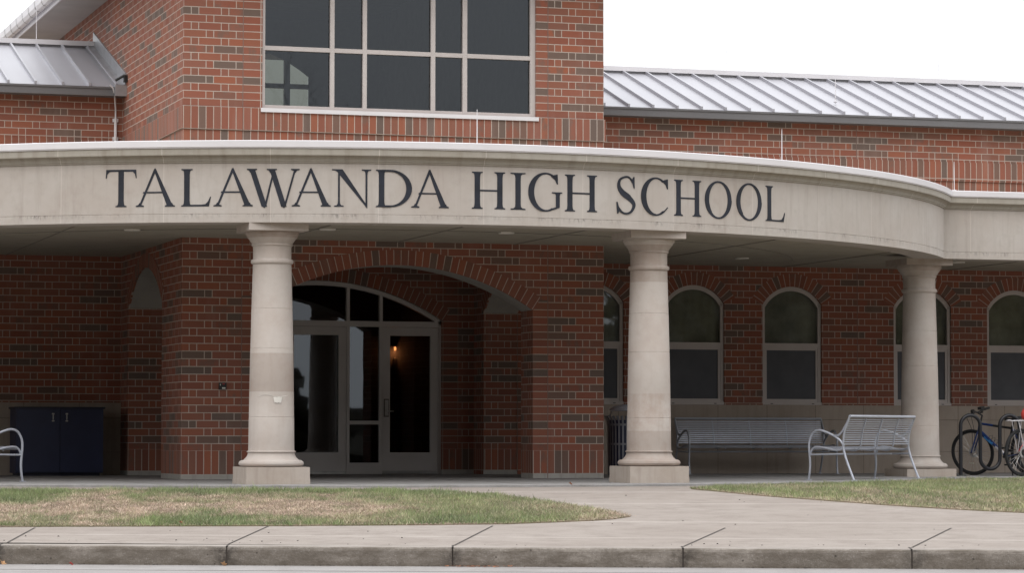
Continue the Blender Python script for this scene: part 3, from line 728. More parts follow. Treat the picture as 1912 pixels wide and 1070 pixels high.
# ceiling + flat roof over everything between fascia and walls
mb = MB()
for z, o in ((3.2, .40), (4.07, .3)):
    for i in range(len(path)-1):
        a, b = path[i], path[i+1]
        pa = (a[0]-a[2]*o, a[1]-a[3]*o); pb = (b[0]-b[2]*o, b[1]-b[3]*o)
        # split against the tower so that no face runs through it
        def yb_(x): return 0. if 0 <= x <= TW else (LY if x < 0 else RY)
        xs_ = sorted([pa[0], pb[0]]+[c for c in (0., TW) if min(pa[0], pb[0]) < c < max(pa[0], pb[0])])
        for xa, xb in zip(xs_, xs_[1:]):
            t0 = (xa-pa[0])/(pb[0]-pa[0]); t1 = (xb-pa[0])/(pb[0]-pa[0]); yb2 = yb_((xa+xb)/2)
            mb.face([(xa, pa[1]+(pb[1]-pa[1])*t0, z), (xb, pa[1]+(pb[1]-pa[1])*t1, z), (xb, yb2, z), (xa, yb2, z)])
part(mb, 'canopy_ceiling', 'stucco', 'pale stucco canopy ceiling')
mb = MB()   # control joints of the ceiling
for x in (-4.6, -1.7, 1.3, 2.945, 4.6, 7.6, 10.2, 13., 16.):
    yf = (ACY-math.sqrt(9.05**2-(x-ACX)**2)) if abs(x-ACX) < 7.7 else YS+.43
    mb.box(x-.006, x+.006, yf, yb_(x), 3.192, 3.199)
for r in (7.2,):
    pts = [(ACX+r*math.sin(a), ACY-r*math.cos(a), 3.196) for a in [(-1.2+2.4*k/48) for k in range(49)]]
    pts = [p for p in pts if p[1] < .0 or not (-.1 < p[0] < TW+.1)]
    mb.tube(pts, .006, 4)
part(mb, 'ceiling_joints', 'soffit_joint')
for x, y in ((1.44, -2.17), (3.79, -2.24), (8.73, 1.96), (6.4, -.9), (-.9, -1.3), (-3.4, .8), (12.2, 1.9), (15.5, 1.9)):
    mb = MB(); mb.lathe([(.0, 3.190), (.085, 3.190), (.10, 3.184), (.105, 3.1995)], (x, y, 0), 24); part(mb, 'ceiling_light', 'patch')
# lettering: each character is laid out from strokes and follows the curve of the fascia
HS = .0165
def add_letter(mb, ch, s0, s1, zb=3.3115, cap=.4485):
    W = (s1-s0)/cap; polys = []; k_ = [0]
    def P(pts): polys.append(pts)
    def stem(x, t, y0=0., y1=1., b=True, tp=True, lw=.075):
        s = .028; c = .05
        pts = []
        if b: pts += [(x-t/2-lw, y0), (x+t/2+lw, y0), (x+t/2+lw, y0+s), (x+t/2+lw*.35, y0+s+.012), (x+t/2+.008, y0+s+c)]
        else: pts += [(x-t/2, y0), (x+t/2, y0)]
        pts += [(x+t/2, y0+.16 if b else y0+.01)]
        if tp: pts += [(x+t/2, y1-.16), (x+t/2+.008, y1-s-c), (x+t/2+lw*.35, y1-s-.012), (x+t/2+lw, y1-s), (x+t/2+lw, y1), (x-t/2-lw, y1), (x-t/2-lw, y1-s), (x-t/2-lw*.35, y1-s-.012), (x-t/2-.008, y1-s-c), (x-t/2, y1-.16)]
        else: pts += [(x+t/2, y1), (x-t/2, y1)]
        if b: pts += [(x-t/2, y0+.16), (x-t/2-.008, y0+s+c), (x-t/2-lw*.35, y0+s+.012), (x-t/2-lw, y0+s)]
        else: pts += [(x-t/2, y0+.01)]
        P(pts)
    def diag(xb, xt, t, y0=0., y1=1.): P([(xb-t/2, y0), (xb+t/2, y0), (xt+t/2, y1), (xt-t/2, y1)])
    def foot(x, t, y=0., lw=.07, up=True):
        s = .028; d = 1 if up else -1
        P([(x-t/2-lw, y), (x+t/2+lw, y), (x+t/2+lw, y+d*s), (x+t/2+lw*.2, y+d*(s+.02)), (x+t/2-.01, y+d*.10), (x-t/2+.01, y+d*.10), (x-t/2-lw*.2, y+d*(s+.02)), (x-t/2-lw, y+d*s)][::d])
    def bowl(cx_, cy_, rxo, ryo, rxi, ryi, a0, a1, n=36, dx=0.):
        for k in range(n):
            a, b = a0+(a1-a0)*k/n, a0+(a1-a0)*(k+1)/n
            P([(cx_+rxo*math.cos(a), cy_+ryo*math.sin(a)), (cx_+rxo*math.cos(b), cy_+ryo*math.sin(b)), (cx_+dx+rxi*math.cos(b), cy_+ryi*math.sin(b)), (cx_+dx+rxi*math.cos(a), cy_+ryi*math.sin(a))])
    T, t = .150, .055
    if ch == 'T':
        stem(W/2, T, 0, .97, tp=False); P([(.03, .945), (W-.03, .945), (W-.015, 1.0), (.015, 1.0)])
        P([(.0, .77), (.022, .77), (.045, .88), (.11, .947), (.015, .999)]); P([(W, .77), (W-.015, .999), (W-.11, .947), (W-.045, .88), (W-.022, .77)])
    elif ch == 'A':
        ax_ = W*.49; lb, rb = .12, W-.145
        P([(lb-.027, .02), (lb+.03, .02), (ax_+.012, .93), (ax_-.02, 1.03), (ax_-.035, .985)])
        P([(rb-.08, .02), (rb+.078, .02), (ax_+.012, 1.03), (ax_-.035, .985)][::1])
        P([(lb+.08, .36), (rb-.11, .36), (rb-.125, .40), (lb+.10, .40)])
        foot(lb, .05, lw=.085); foot(rb, .14, lw=.065)
    elif ch == 'L':
        stem(.15+.0625, T, 0, 1.)
        P([(.2, 0), (W-.055, 0), (W, .255), (W-.022, .262), (W-.075, .14), (W-.15, .06), (W-.27, .045), (.2, .045)])
    elif ch == 'W':
        m1, m2, tm = W*.335, W*.705, .10
        diag(m1, .135, .145, -.01, 1.); diag(m1+.02, W*.515, .05, -.01, .98)
        diag(m2, W*.475, .145, -.01, 1.); diag(m2+.02, W-.115, .05, -.01, 1.)
        P([(m1-.06, 0), (m1+.0, -.045), (m1+.05, 0)]); P([(m2-.06, 0), (m2, -.045), (m2+.05, 0)])
        foot(.135, .13, 1., .07, False); foot(W*.475, .13, 1., .07, False); foot(W-.115, .05, 1., .09, False)
    elif ch == 'N':
        x1, x2 = .165, W-.14
        stem(x1+.02, .05, 0, .95, tp=False, lw=.10); P([(x1-.045-.02, 1.), (x1+.115, 1.), (x2+.026, .02), (x2+.02, -.045), (x2-.03, .02), (x1-.004, .90)])
        P([(0., 1.), (.14, 1.), (.18, .9), (.08, .965), (0., .972)])
        stem(x2, .05, .0, 1., b=False, lw=.10)
    elif ch == 'D':
        stem(.19, T, 0, 1.); bowl(W*.42, .5, W*.58, .50, W*.58-.15, .452, -math.pi/2, math.pi/2)
        P([(.2, 0), (W*.42+.01, 0), (W*.42+.01, .048), (.2, .048)]); P([(.2, .952), (W*.42+.01, .952), (W*.42+.01, 1.), (.2, 1.)])
    elif ch == 'H':
        stem(.19, T); stem(W-.19, T); P([(.2, .475), (W-.2, .475), (W-.2, .518), (.2, .518)])
    elif ch == 'I': stem(W/2, T, lw=(W-T)/2)
    elif ch == 'O': bowl(W/2, .5, W/2, .53, W/2-.14, .485, 0, 2*math.pi, 64)
    elif ch == 'C':
        bowl(W*.54, .5, W*.54, .53, W*.54-.145, .485, math.pi*.30, math.pi*1.70, 48, dx=.02)
        P([(W-.03, .99), (W-.005, .99), (W, .72), (W-.03, .72), (W-.075, .83), (W-.20, .93), (W-.13, .965)])
        P([(W-.24, .065), (W-.15, .05), (W, .20), (W-.02, .22), (W-.10, .14)])
    elif ch == 'G':
        bowl(W*.50, .5, W*.50, .53, W*.50-.145, .485, math.pi*.33, math.pi*1.66, 48, dx=.02)
        P([(W-.16, .99), (W-.135, .99), (W-.125, .72), (W-.155, .72), (W-.205, .83), (W-.33, .93), (W-.26, .965)])
        P([(W-.185, .05), (W-.075, .09), (W-.075, .50), (W-.185, .50)]); P([(W-.30, .505), (W, .505), (W, .478), (W-.06, .465), (W-.08, .40), (W-.18, .40), (W-.20, .465), (W-.30, .478)])
        P([(W-.36, -.005), (W-.18, .05), (W-.17, .10), (W-.36, .045)])
    elif ch == 'S':
        pts = smooth_path([(W*.80, .90, 0), (W*.55, 1.005, 0), (W*.20, .93, 0), (W*.13, .74, 0), (W*.30, .57, 0), (W*.62, .43, 0), (W*.86, .25, 0), (W*.72, .05, 0), (W*.42, -.005, 0), (W*.12, .09, 0)], 8)
        nP = len(pts); L_, R2 = [], []
        for i, p in enumerate(pts):
            d = pts[min(i+1, nP-1)]-pts[max(i-1, 0)]; d.normalize(); nrm = Vector((-d.y, d.x, 0))
            f = i/(nP-1); hw = .024+.055*math.exp(-((f-.5)/.20)**2)
            L_.append(p+nrm*hw); R2.append(p-nrm*hw)
        for i in range(nP-1): P([(L_[i].x, L_[i].y), (L_[i+1].x, L_[i+1].y), (R2[i+1].x, R2[i+1].y), (R2[i].x, R2[i].y)])
        P([(W*.84, 1.01), (W*.84+.024, 1.01), (W*.86+.02, .70), (W*.86-.008, .70), (W*.80, .82), (W*.66, .95), (W*.78, .94)])
        P([(.03, -.01), (.055, -.01), (.11, .09), (W*.28, .055), (W*.12, .17), (.035, .31), (.008, .31)])
    for i, pl in enumerate(polys):
        pr = .0045+.0002*(i % 40)
        def w2(p, off):
            a = (s0+p[0]*cap)/AR; r = AR-.002+off
            return Vector((ACX+r*math.sin(a), ACY-r*math.cos(a), zb+p[1]*cap))
        ar = sum(pl[j][0]*pl[(j+1) % len(pl)][1]-pl[(j+1) % len(pl)][0]*pl[j][1] for j in range(len(pl)))
        if ar < 0: pl = pl[::-1]
        # cut wide strokes so that they bend with the wall
        fr = [w2(p, pr) for p in pl]; bk = [w2(p, -.01) for p in pl]
        mb.face(fr)
        for j in range(len(pl)):
            k = (j+1) % len(pl); mb.face([fr[j], bk[j], bk[k], fr[k]])
mb = MB()
for ch, a, b in [('T',-4.747,-4.363),('A',-4.375,-3.888),('L',-3.844,-3.457),('A',-3.432,-2.953),('W',-3.029,-2.402),('A',-2.499,-2.025),('N',-2.016,-1.542),('D',-1.509,-1.058),('A',-1.07,-.603),
        ('H',-.34,.113),('I',.164,.354),('G',.39,.833),('H',.851,1.32),('S',1.566,1.857),('C',1.919,2.315),('H',2.389,2.844),('O',2.884,3.319),('O',3.401,3.84),('L',3.888,4.274)]:
    add_letter(mb, ch, a, b)
part(mb, 'lettering', 'letter', 'dark capital letters reading TALAWANDA HIGH SCHOOL', parent=fas)
# lightning rods
for x, y, zb, h in ((2.73, -4.45, 4.09, .44), (7.05, -3.62, 4.09, .42), (11.15, -.15, 4.09, .42), (10.2, 6.3, 6.5, .42), (14.0, 6.3, 6.5, .42), (11.3, 4.4, 5.85, .40), (-.9, 7.18, 6.68, .55)):
    mb = MB(); mb.tube([(x, y, zb-.02), (x, y, zb+h*.8), (x, y, zb+h)], [.0065, .0055, .003], 6); mb.lathe([(.03, 0), (.03, .012), (0, .014)], (x, y, zb), 10); part(mb, 'lightning_rod', 'white_metal')
# small flashing clips on the canopy roof
for p in ((-2.3, -2.6), (8.0, -2.9)):
    mb = MB(); mb.tube(smooth_path([(p[0]-.12, p[1]+.1, 4.10), (p[0]-.05, p[1], 4.135), (p[0]+.06, p[1], 4.12), (p[0]+.14, p[1]+.1, 4.09)]), .008, 6); part(mb, 'cable_clip', 'flashing')

# --- columns
PROF = [(.31, .205), (.36, .208), (.385, .225), (.393, .245), (.385, .268), (.362, .284), (.335, .288), (.33, .292), (.322, .30), (.298, .325), (.284, .355), (.281, .378), (.295, .381), (.296, .392), (.279, .397), (.276, .42), (.275, .48),
        (.272, .80), (.2715, .801), (.2685, .804), (.2715, .807), (.271, .808), (.266, 1.18), (.258, 1.62), (.2575, 1.621), (.2545, 1.624), (.2575, 1.627), (.257, 1.628), (.247, 2.10), (.2465, 2.101), (.2435, 2.104), (.2465, 2.107), (.246, 2.108), (.236, 2.5), (.232, 2.635),
        (.233, 2.642), (.248, 2.648), (.256, 2.662), (.256, 2.682), (.248, 2.696), (.233, 2.702), (.231, 2.71), (.231, 2.84), (.236, 2.858), (.248, 2.864), (.25, 2.876), (.243, 2.884), (.252, 2.90), (.275, 2.935), (.300, 2.965), (.308, 2.985), (.318, 2.99), (.322, 3.0), (.322, 3.03)]
cols = [(.36, -3.77, 0, 'limestone column left of the entrance doors with a chipped white patch'), (5.15, -3.86, 0, 'limestone column beside the litter bin at the tower corner'), (10.86, .42, 0, 'limestone column at the curved canopy end by the bikes'), (ACX-7.92, .42, 0, None)]
for i, (x, y, rz, lb) in enumerate(cols):
    dz = .095 if i >= 2 else 0.       # the end columns stand deeper in the rising paving
    zz = lambda z: z-dz if z < .45 else z-dz*max(0, (2.4-z)/1.95)
    mb = MB(); mb.lathe([(r, zz(z)) for r, z in PROF], (0, 0, 0), 72)
    o = part(mb, 'column', 'column', lb, loc=(x, y, 0), sharp=30)
    mb = MB(); s = .385; mb.box(-s, s, -s, s, .0 if not dz else -.03, .205-dz)
    if not dz: mb.box(-s-.004, s+.004, -s-.004, s+.004, -.04, .062)
    q = part(mb, 'plinth', 'plinth', parent=o)
    mb = MB(); s = .362; mb.box(-s, s, -s, s, 3.031, 3.123); q = part(mb, 'abacus', 'column', parent=o)
    if i == 0:
        mb = MB(); rr = .2755
        def cp(a, z, d=.0025): return (math.sin(a)*(rr+d-(z-.8)*.0125), -math.cos(a)*(rr+d-(z-.8)*.0125), z)
        ctr = .056
        mb.grid([[cp(ctr+f*(.15+.05*g), .972+.07*g+.004*math.sin(f*9)) for f in (-1, -.6, -.2, .2, .6, 1)] for g in (0, .5, 1)])
        mb.tube(smooth_path([cp(ctr-.9, 1.05, 0), cp(ctr-.5, 1.07, 0), cp(ctr, 1.045, 0), cp(ctr+.5, 1.06, 0)]), .0022, 4)
        part(mb, 'repair_patch', 'patch', parent=o)

# ================================================================== GROUND
def sheet(name, pts, z, mat, thick=None):
    mb = MB(); pts = [Vector((p[0], p[1], z if len(p) < 3 else p[2])) for p in pts]
    mb.face(pts)
    if thick:
        for i in range(len(pts)):
            a, b = pts[i], pts[(i+1) % len(pts)]
            mb.face([a, a-Vector((0, 0, thick)), b-Vector((0, 0, thick)), b])
    return mb.build(name, mat)
# patio slab following the canopy
pr = AR+.36; aa = math.asin(min(1, (8.085+.2)/pr))
pp = [(LX0, LY+3), (LX0, YS-.34)]
for i in range(61):
    a = -aa+2*aa*i/60; pp.append((ACX+pr*math.sin(a), ACY-pr*math.cos(a)))
pp += [(RX1, YS-.34), (RX1, LY+3)]
mb = MB(); pv = [Vector((x, y, 0)) for x, y in pp]
for i in range(1, len(pv)-2):
    a, b = pv[i], pv[i+1]; mb.face([a, b, Vector((b.x, LY+3, 0)), Vector((a.x, LY+3, 0))])
for i in range(1, len(pv)-2):
    a, b = pv[i], pv[i+1]
    r_ = Vector((0, 0, -.02)); n_ = Vector((b.y-a.y, a.x-b.x, 0)); n_.normalize()
    mb.face([a, a+n_*.006+r_*.4, b+n_*.006+r_*.4, b]); mb.face([a+n_*.006+r_*.4, a+n_*.006-Vector((0, 0, .12)), b+n_*.006-Vector((0, 0, .12)), b+n_*.006+r_*.4])
tag(mb.build('patio', M['patio']), kind='structure')
# joints of the patio slab (saw cuts)
mb = MB()
for x in (-3.2, -1.0, 1.2, 3.4, 5.6, 7.8, 10., 12.2):
    d = abs(x-ACX); yf = ACY-math.sqrt(pr*pr-d*d) if d < 8.2 else YS-.3
    mb.box(x-.004, x+.004, yf, (0. if 0 < x < TW else 3.9), .0002, .0016)
tag(mb.build('patio_joints', M['joint_soft']), kind='structure')

# walk: one concrete sheet from the patio down to the kerb, rising gently from the kerb
def kline(L): return 24.16-.0965*(L+4.13)            # depth of the kerb's top edge (front)
Ls = [-60, -30, -20, -12, -8, -6, -4, -2, 0, 2, 4, 6, 8, 12, 20, 34]
Fs = [0, .05, .12, .2, .3, .4, .55, .7, .85, 1.0]
bands_ = [(25.28, 25.40), (27.50, 27.68), (30.62, 30.84), (33.0, 33.2)]
Fs = sorted(Fs+[(d-24.2)/(33.4-24.2) for bd in bands_ for d in bd])
mb = MB(); rows = []
for fr in Fs:
    rows.append([at(L, D_, zg(D_)) for L in Ls for D_ in [kline(L)+.16+(33.4-kline(L)-.16)*fr]])
rows.append([at(L, 60., -.03) for L in Ls])
for i in range(len(rows)-1):
    mid_ = 24.2+9.2*(Fs[i]+(Fs[i+1] if i+1 < len(Fs) else 3))/2
    uvs = [[(p.x, p.y) for p in r] for r in rows[i:i+2]]
    mb.grid(rows[i:i+2], uvs, m=1 if any(a < mid_ < b for a, b in bands_) else 0, smooth=False)
tag(mb.build('path', [M['walk'], M['walk_pale']]), kind='structure')
# kerb in cast lengths with open joints
KX = [-4.13-1.83*k for k in range(12, 0, -1)]+[-4.13, -2.28, -.47, 1.35, 3.13]+[3.13+1.82*k for k in range(1, 13)]
mb = MB()
def kpt(L, dd, z): 
    return at(L, kline(L)+dd, z)
for a, b in zip(KX, KX[1:]):
    a2, b2 = a+.006, b-.006
    m_ = 10
    prof = [(-.012, -.60), (-.012, -.33), (-.006, -.312), (.008, -.302), (.022, -.2985), (.16, -.2935), (.161, -.62)]
    n_ = 14; rws = []
    for q in prof:
        row = []
        for k in range(n_+1):
            L = a2+(b2-a2)*k/n_; wob = .003*math.sin(L*5.1)+.002*math.sin(L*13.7)
            row.append(kpt(L, q[0]+(wob if q[1] < -.3 else 0), q[1]+(.002*math.sin(L*9.3) if q[1] > -.35 and q[1] < -.3 else 0)))
        rws.append(row)
    for i in range(len(prof)-1):
        mb.grid([rws[i], rws[i+1]], [[((b2-a2)*k/n_, q[1]) for k in range(n_+1)] for q in (prof[i], prof[i+1])], m=0 if i < 3 else 1)
    for side in (0, -1):
        pl = [r[side] for r in rws]; mb.face(pl if side == -1 else pl[::-1], m=0)
tag(mb.build('kerb', [M['kerb_face'], M['kerb_top']]), kind='structure')
mb = MB(); rows = [[kpt(L, .002, -.60) for L in KX], [kpt(L, .15, -.60) for L in KX]]
# dirt packed in the joints, the slab joints running on across the footway
def strip(mb, A, Bq, w, lift=.003, n=10, za=None):
    for k in range(n):
        p0 = (A[0]+(Bq[0]-A[0])*k/n, A[1]+(Bq[1]-A[1])*k/n); p1 = (A[0]+(Bq[0]-A[0])*(k+1)/n, A[1]+(Bq[1]-A[1])*(k+1)/n)
        a, b = at(*p0, zg(p0[1])+lift), at(*p1, zg(p1[1])+lift)
        d = (b-a); d.z = 0; d.normalize(); nn = Vector((-d.y, d.x, 0))*w
        mb.face([a-nn, b-nn, b+nn, a+nn] if True else 0)
js = [((-4.09, 24.33), (-4.19, 26.33)), ((-2.28, 24.15), (-2.16, 26.60)), ((-.46, 24.0), (-.17, 26.67)), ((1.36, 23.85), (1.88, 26.4)), ((3.14, 23.66), (3.87, 26.4)), ((5.0, 23.45), (5.8, 26.4)), ((-6.1, 24.55), (-6.35, 26.6))]
mb = MB()
for a, b in js: strip(mb, a, b, .0085)
for L in KX[12:17]: mb.face([kpt(L-.008, -.0135, -.455), kpt(L+.008, -.0135, -.455), kpt(L+.008, -.004, -.31), kpt(L-.008, -.004, -.31)]); mb.face([kpt(L-.009, .005, -.30), kpt(L+.009, .005, -.30), kpt(L+.009, .17, -.289), kpt(L-.009, .17, -.289)])
tag(mb.build('pavement_joints', M['joint']), kind='structure')
# road
mb = MB(); rows = []
for dd, z in ((-.005, -.452), (-.10, -.455), (-.55, -.468), (-.60, -.466)):
    rows.append([kpt(L, dd, z) for L in Ls])
mb.grid(rows, [[(p.x, p.y) for p in r] for r in rows], m=0, smooth=False)
tag(mb.build('gutter_pan', M['road']), kind='structure')
mb = MB(); rows = []
for dd, z in ((-.60, -.468), (-4., -.40), (-9., -.44)):
    rows.append([kpt(L, dd, z) for L in Ls])
mb.grid(rows, [[(p.x, p.y) for p in r] for r in rows], m=0, smooth=False)
tag(mb.build('road', M['road']), kind='structure')
mb = MB()
for L in (-4.9, -.1, 4.7):
    a, b = kpt(L, -.01, -.4525), kpt(L-.55, -.6, -.463)
mb = MB(); mb.box(-400, 400, -400, 400, -.75, -.62); tag(mb.build('ground', M['soil']), kind='structure')
# lawns
LAWN_L = [(-14, 33.1), (-5.64, 33.1), (-3.3, 33.3), (-1.5, 33.25), (-.75, 32.9), (-.2, 32.2), (.25, 31.1), (.76, 29.5), (1.12, 28.17), (.95, 27.75), (.71, 27.45), (-.07, 26.92), (-1.1, 26.72), (-2.16, 26.6), (-4.5, 26.45), (-14, 26.9)]
LAWN_R = [(2.05, 34.35), (3.01, 36.3), (4.3, 37.9), (5.9, 40.9), (7.1, 41.4), (12, 40.9), (14, 26.6), (6.6, 27.75), (4.94, 28.86), (4.35, 29.5), (3.81, 30.24), (2.64, 32.29), (2.15, 33.5)]
from mathutils.geometry import tessellate_polygon
def lawn_z(L, D): return zg(D)+.012
for pl in (LAWN_L, LAWN_R):
    mb = MB(); v = [Vector((L, D, 0)) for L, D in pl]
    # thin slices so that the sheet follows the slope
    Dmin, Dmax = min(p[1] for p in pl), max(p[1] for p in pl); nS = 40
    def xspan(D):
        xs_ = []
        for i in range(len(pl)):
            (x0, y0), (x1, y1) = pl[i], pl[(i+1) % len(pl)]
            if (y0 <= D < y1) or (y1 <= D < y0): xs_.append(x0+(D-y0)/(y1-y0)*(x1-x0))
        return (min(xs_), max(xs_)) if len(xs_) > 1 else None
    prev = None
    for k in range(nS+1):
        D_ = Dmin+(Dmax-Dmin)*(k+.001)/(nS+.01); sp = xspan(D_)
        if sp is None: continue
        cur = (at(sp[0], D_, lawn_z(0, D_)), at(sp[1], D_, lawn_z(0, D_)))
        if prev:
            mb.face([prev[0], prev[1], cur[1], cur[0]])
            dn = Vector((0, 0, -.03)); mb.face([prev[1], prev[1]+dn, cur[1]+dn, cur[1]]); mb.face([prev[0]+dn, prev[0], cur[0], cur[0]+dn])
        prev = cur
    tag(mb.build('lawn', M['soil']), kind='structure')
def inside(pl, x, y):
    c = np.zeros(len(x), bool)
    for i in range(len(pl)):
        (x0, y0), (x1, y1) = pl[i], pl[(i+1) % len(pl)]
        hit = ((y0 <= y) & (y < y1)) | ((y1 <= y) & (y < y0))
        xi = x0+(y-y0)/((y1-y0) or 1e-9)*(x1-x0)
        c ^= hit & (x < xi)
    return c
def fbm(x, y, seed=0):
    v = np.zeros_like(x); a = 1.; f = 1.
    r = np.random.default_rng(seed)
    for o in range(4):
        for k in range(3):
            th = r.uniform(0, 6.28); ph = r.uniform(0, 6.28)
            v += a*np.sin((x*math.cos(th)+y*math.sin(th))*f*(1+.3*k)+ph+1.3*np.sin((x*math.sin(th)-y*math.cos(th))*f*.7+ph))
        a *= .6; f *= 2.1
    return v/4.
def grass(name, pl, n, x0, x1, brown, label):
    xs_ = rng.uniform(x0, x1, n*2); ys_ = rng.uniform(min(p[1] for p in pl), max(p[1] for p in pl), n*2)
    k = inside(pl, xs_, ys_); xs_, ys_ = xs_[k][:n], ys_[k][:n]; n = len(xs_)
    xs_ = xs_+rng.normal(0, .03, n); ys_ = ys_+rng.normal(0, .05, n)*(1+fbm(xs_*6, ys_*2, 77)**2)
    br = brown(xs_, ys_)+rng.normal(0, .22, n); br = np.clip(br, 0, 1)
    clump = np.clip(fbm(xs_*9., ys_*5., 41)*.6+.5, 0, 1)
    h = rng.uniform(.018, .055, n)*(1-.55*br)*(.6+.8*clump)*np.where(rng.random(n) < .025, 1.7, 1.); w = rng.uniform(.0025, .0055, n)*(1+.4*br)
    az = rng.uniform(0, 6.283, n); lean = rng.uniform(.1, .9, n)*h*(1+1.5*br)
    wx = CAM.x+xs_*CT+ys_*ST; wy = CAM.y-xs_*ST+ys_*CT
    z = np.where(ys_ > 33.4, -.03, -.03-.273*(33.4-ys_)/9.7)+.010
    ca, sa = np.cos(az), np.sin(az); la = rng.uniform(0, 6.283, n)
    V = np.zeros((n, 3, 3), np.float32)
    V[:, 0] = np.stack([wx-ca*w, wy-sa*w, z], 1); V[:, 1] = np.stack([wx+ca*w, wy+sa*w, z], 1)
    V[:, 2] = np.stack([wx+np.cos(la)*lean, wy+np.sin(la)*lean, z+h], 1)
    me = bpy.data.meshes.new(name); me.vertices.add(n*3); me.vertices.foreach_set('co', V.ravel())
    me.loops.add(n*3); me.loops.foreach_set('vertex_index', np.arange(n*3, dtype=np.int32))
    me.polygons.add(n); me.polygons.foreach_set('loop_start', np.arange(0, n*3, 3, dtype=np.int32)); me.polygons.foreach_set('loop_total', np.full(n, 3, np.int32))
    me.update(calc_edges=True)
    g1 = np.array([.155, .20, .085]); g2 = np.array([.28, .325, .14]); g3 = np.array([.115, .15, .088]); b1 = np.array([.50, .385, .32]); b2 = np.array([.34, .255, .20])
    r1 = rng.random(n)[:, None]; r2 = rng.random(n)[:, None]
    yel = np.clip(fbm(xs_*2.2, ys_*1.2, 5)*.5+.5, 0, 1)[:, None]
    g = g1*(1-r1)+g3*r1; g = g*(1-yel*.6)+g2*yel*.6
    b = b1*r2+b2*(1-r2); B3 = br[:, None]; c = (g*(1-B3)+b*B3)*(.72+.56*clump[:, None])*rng.uniform(.6, 1.4, n)[:, None]
    c4 = np.ones((n, 3, 4), np.float32); c4[:, :, :3] = c[:, None, :]
    c4[:, 2, :3] *= 1.15
    ca_ = me.color_attributes.new('tint', 'FLOAT_COLOR', 'POINT'); ca_.data.foreach_set('color', c4.ravel())
    me.materials.append(M['grass']); o = bpy.data.objects.new(name, me); COL.objects.link(o)
    tag(o, label, 'grass', kind='stuff'); return o
def brownL(x, y):
    b = fbm(x*2.1+3, y*1.1+1, 11)*1.0+fbm(x*7, y*2.6, 12)*.55
    mid = np.exp(-((y-29.4)/2.2)**2)*1.5-.34
    fade = np.clip((-.6-x)/1.6, 0, 1)
    edge = np.exp(-((y-33.2)/.35)**2)*.0
    tip = np.clip((x-.3)/.8, 0, 1)*.45+np.clip((y-31.2-0*x)/2, 0, 1)*np.clip((x+.8)/.7, 0, 1)*.6
    return np.clip((mid+b*.8)*(.25+.75*fade)+tip+.08, 0, 1)
def brownR(x, y): return np.clip(fbm(x*1.8, y*.8, 23)*.35+fbm(x*7, y*3, 24)*.25+.22+np.clip(1-(y-(29.2+(4.9-x)*1.35))/1.2, 0, 1)*.35, 0, 1)
grass('grass_left', LAWN_L, 150000, -6.5, 1.3, brownL, 'patchy green and straw coloured grass of the lawn left of the walk')
grass('grass_right', LAWN_R, 130000, 1.9, 9.5, brownR, 'short yellowish green grass of the lawn right of the walk')

# ================================================================== BENCHES
def make_bench(length, nrib):
    t = empty('bench')
    def sy(p): return p-.33
    hx = length/2
    for sx in (-1, 1):
        x = sx*hx; q = lambda pts: smooth_path([(x, sy(a), b) for a, b in pts], 6)
        F = MB(); r = .0155
        F.tube(q([(-.02, 0), (.0, .12), (.005, .25), (-.01, .42), (.0, .53), (.05, .62), (.13, .655), (.24, .635), (.38, .575), (.46, .52), (.50, .47)]), r)
        F.tube(q([(.36, .585), (.42, .585), (.48, .63), (.54, .72), (.585, .80), (.60, .84)]), r)
        F.tube(q([(.66, 0), (.60, .14), (.54, .29), (.505, .42), (.505, .54), (.53, .66), (.575, .77), (.60, .84)]), r)
        F.tube([(x, sy(.005), .335), (x, sy(.52), .345)], .012)
        F.tube(q([(.005, .335), (.035, .40), (.09, .435), (.20, .43), (.32, .405), (.42, .395), (.49, .42), (.51, .47)]), .014)
        for py in (-.02, .66): F.box(x-.03, x+.03, sy(py)-.035, sy(py)+.035, 0.0, .008)
        F.build('end_frame', M['silver'], t)
    seat = smooth_path([(0, sy(.03), .395), (0, sy(.06), .425), (0, sy(.11), .438), (0, sy(.20), .432), (0, sy(.32), .408), (0, sy(.42), .398), (0, sy(.475), .415)], 4)
    back = smooth_path([(0, sy(.505), .46), (0, sy(.515), .54), (0, sy(.53), .62), (0, sy(.56), .72), (0, sy(.59), .81)], 5)
    def slats(mb, pts, n, w, th):
        d = [0]
        for a, b in zip(pts, pts[1:]): d.append(d[-1]+(b-a).length)
        for k in range(n):
            s = d[-1]*(k+.5)/n; i = max(j for j in range(len(d)-1) if d[j] <= s); f = (s-d[i])/(d[i+1]-d[i])
            p = pts[i].lerp(pts[i+1], f); tn = (pts[i+1]-pts[i]).normalized(); nr = Vector((0, -tn.z, tn.y))
            c = [p+tn*a*w/2+nr*b*th/2 for a, b in ((-1, -1), (1, -1), (1, 1), (-1, 1))]
            L_ = [Vector((-hx+.012, v.y, v.z)) for v in c]; R2 = [Vector((hx-.012, v.y, v.z)) for v in c]
            for j in range(4): mb.face([L_[j], L_[(j+1) % 4], R2[(j+1) % 4], R2[j]])
            mb.face(L_[::-1]); mb.face(R2)
    mb = MB(); slats(mb, seat, 13, .021, .006); mb.build('seat', M['silver'], t)
    mb = MB(); slats(mb, back, 12, .0165, .006)
    mb.tube([(-hx, sy(.60), .84), (hx, sy(.60), .84)], .019); mb.build('backrest', M['silver'], t)
    for k in range(nrib):
        x = -hx+length*(k+1)/(nrib+1)
        mb = MB(); pts = [Vector((x, p.y, p.z-.012)) for p in seat]+[Vector((x, p.y+.012, p.z)) for p in back]
        mb.tube(pts, .009, 6); mb.build('rib', M['silver'], t)
    mb = MB(); mb.tube([(-hx, sy(.25), .34), (hx, sy(.25), .34)], .012); mb.build('stretcher', M['silver'], t)
    return t
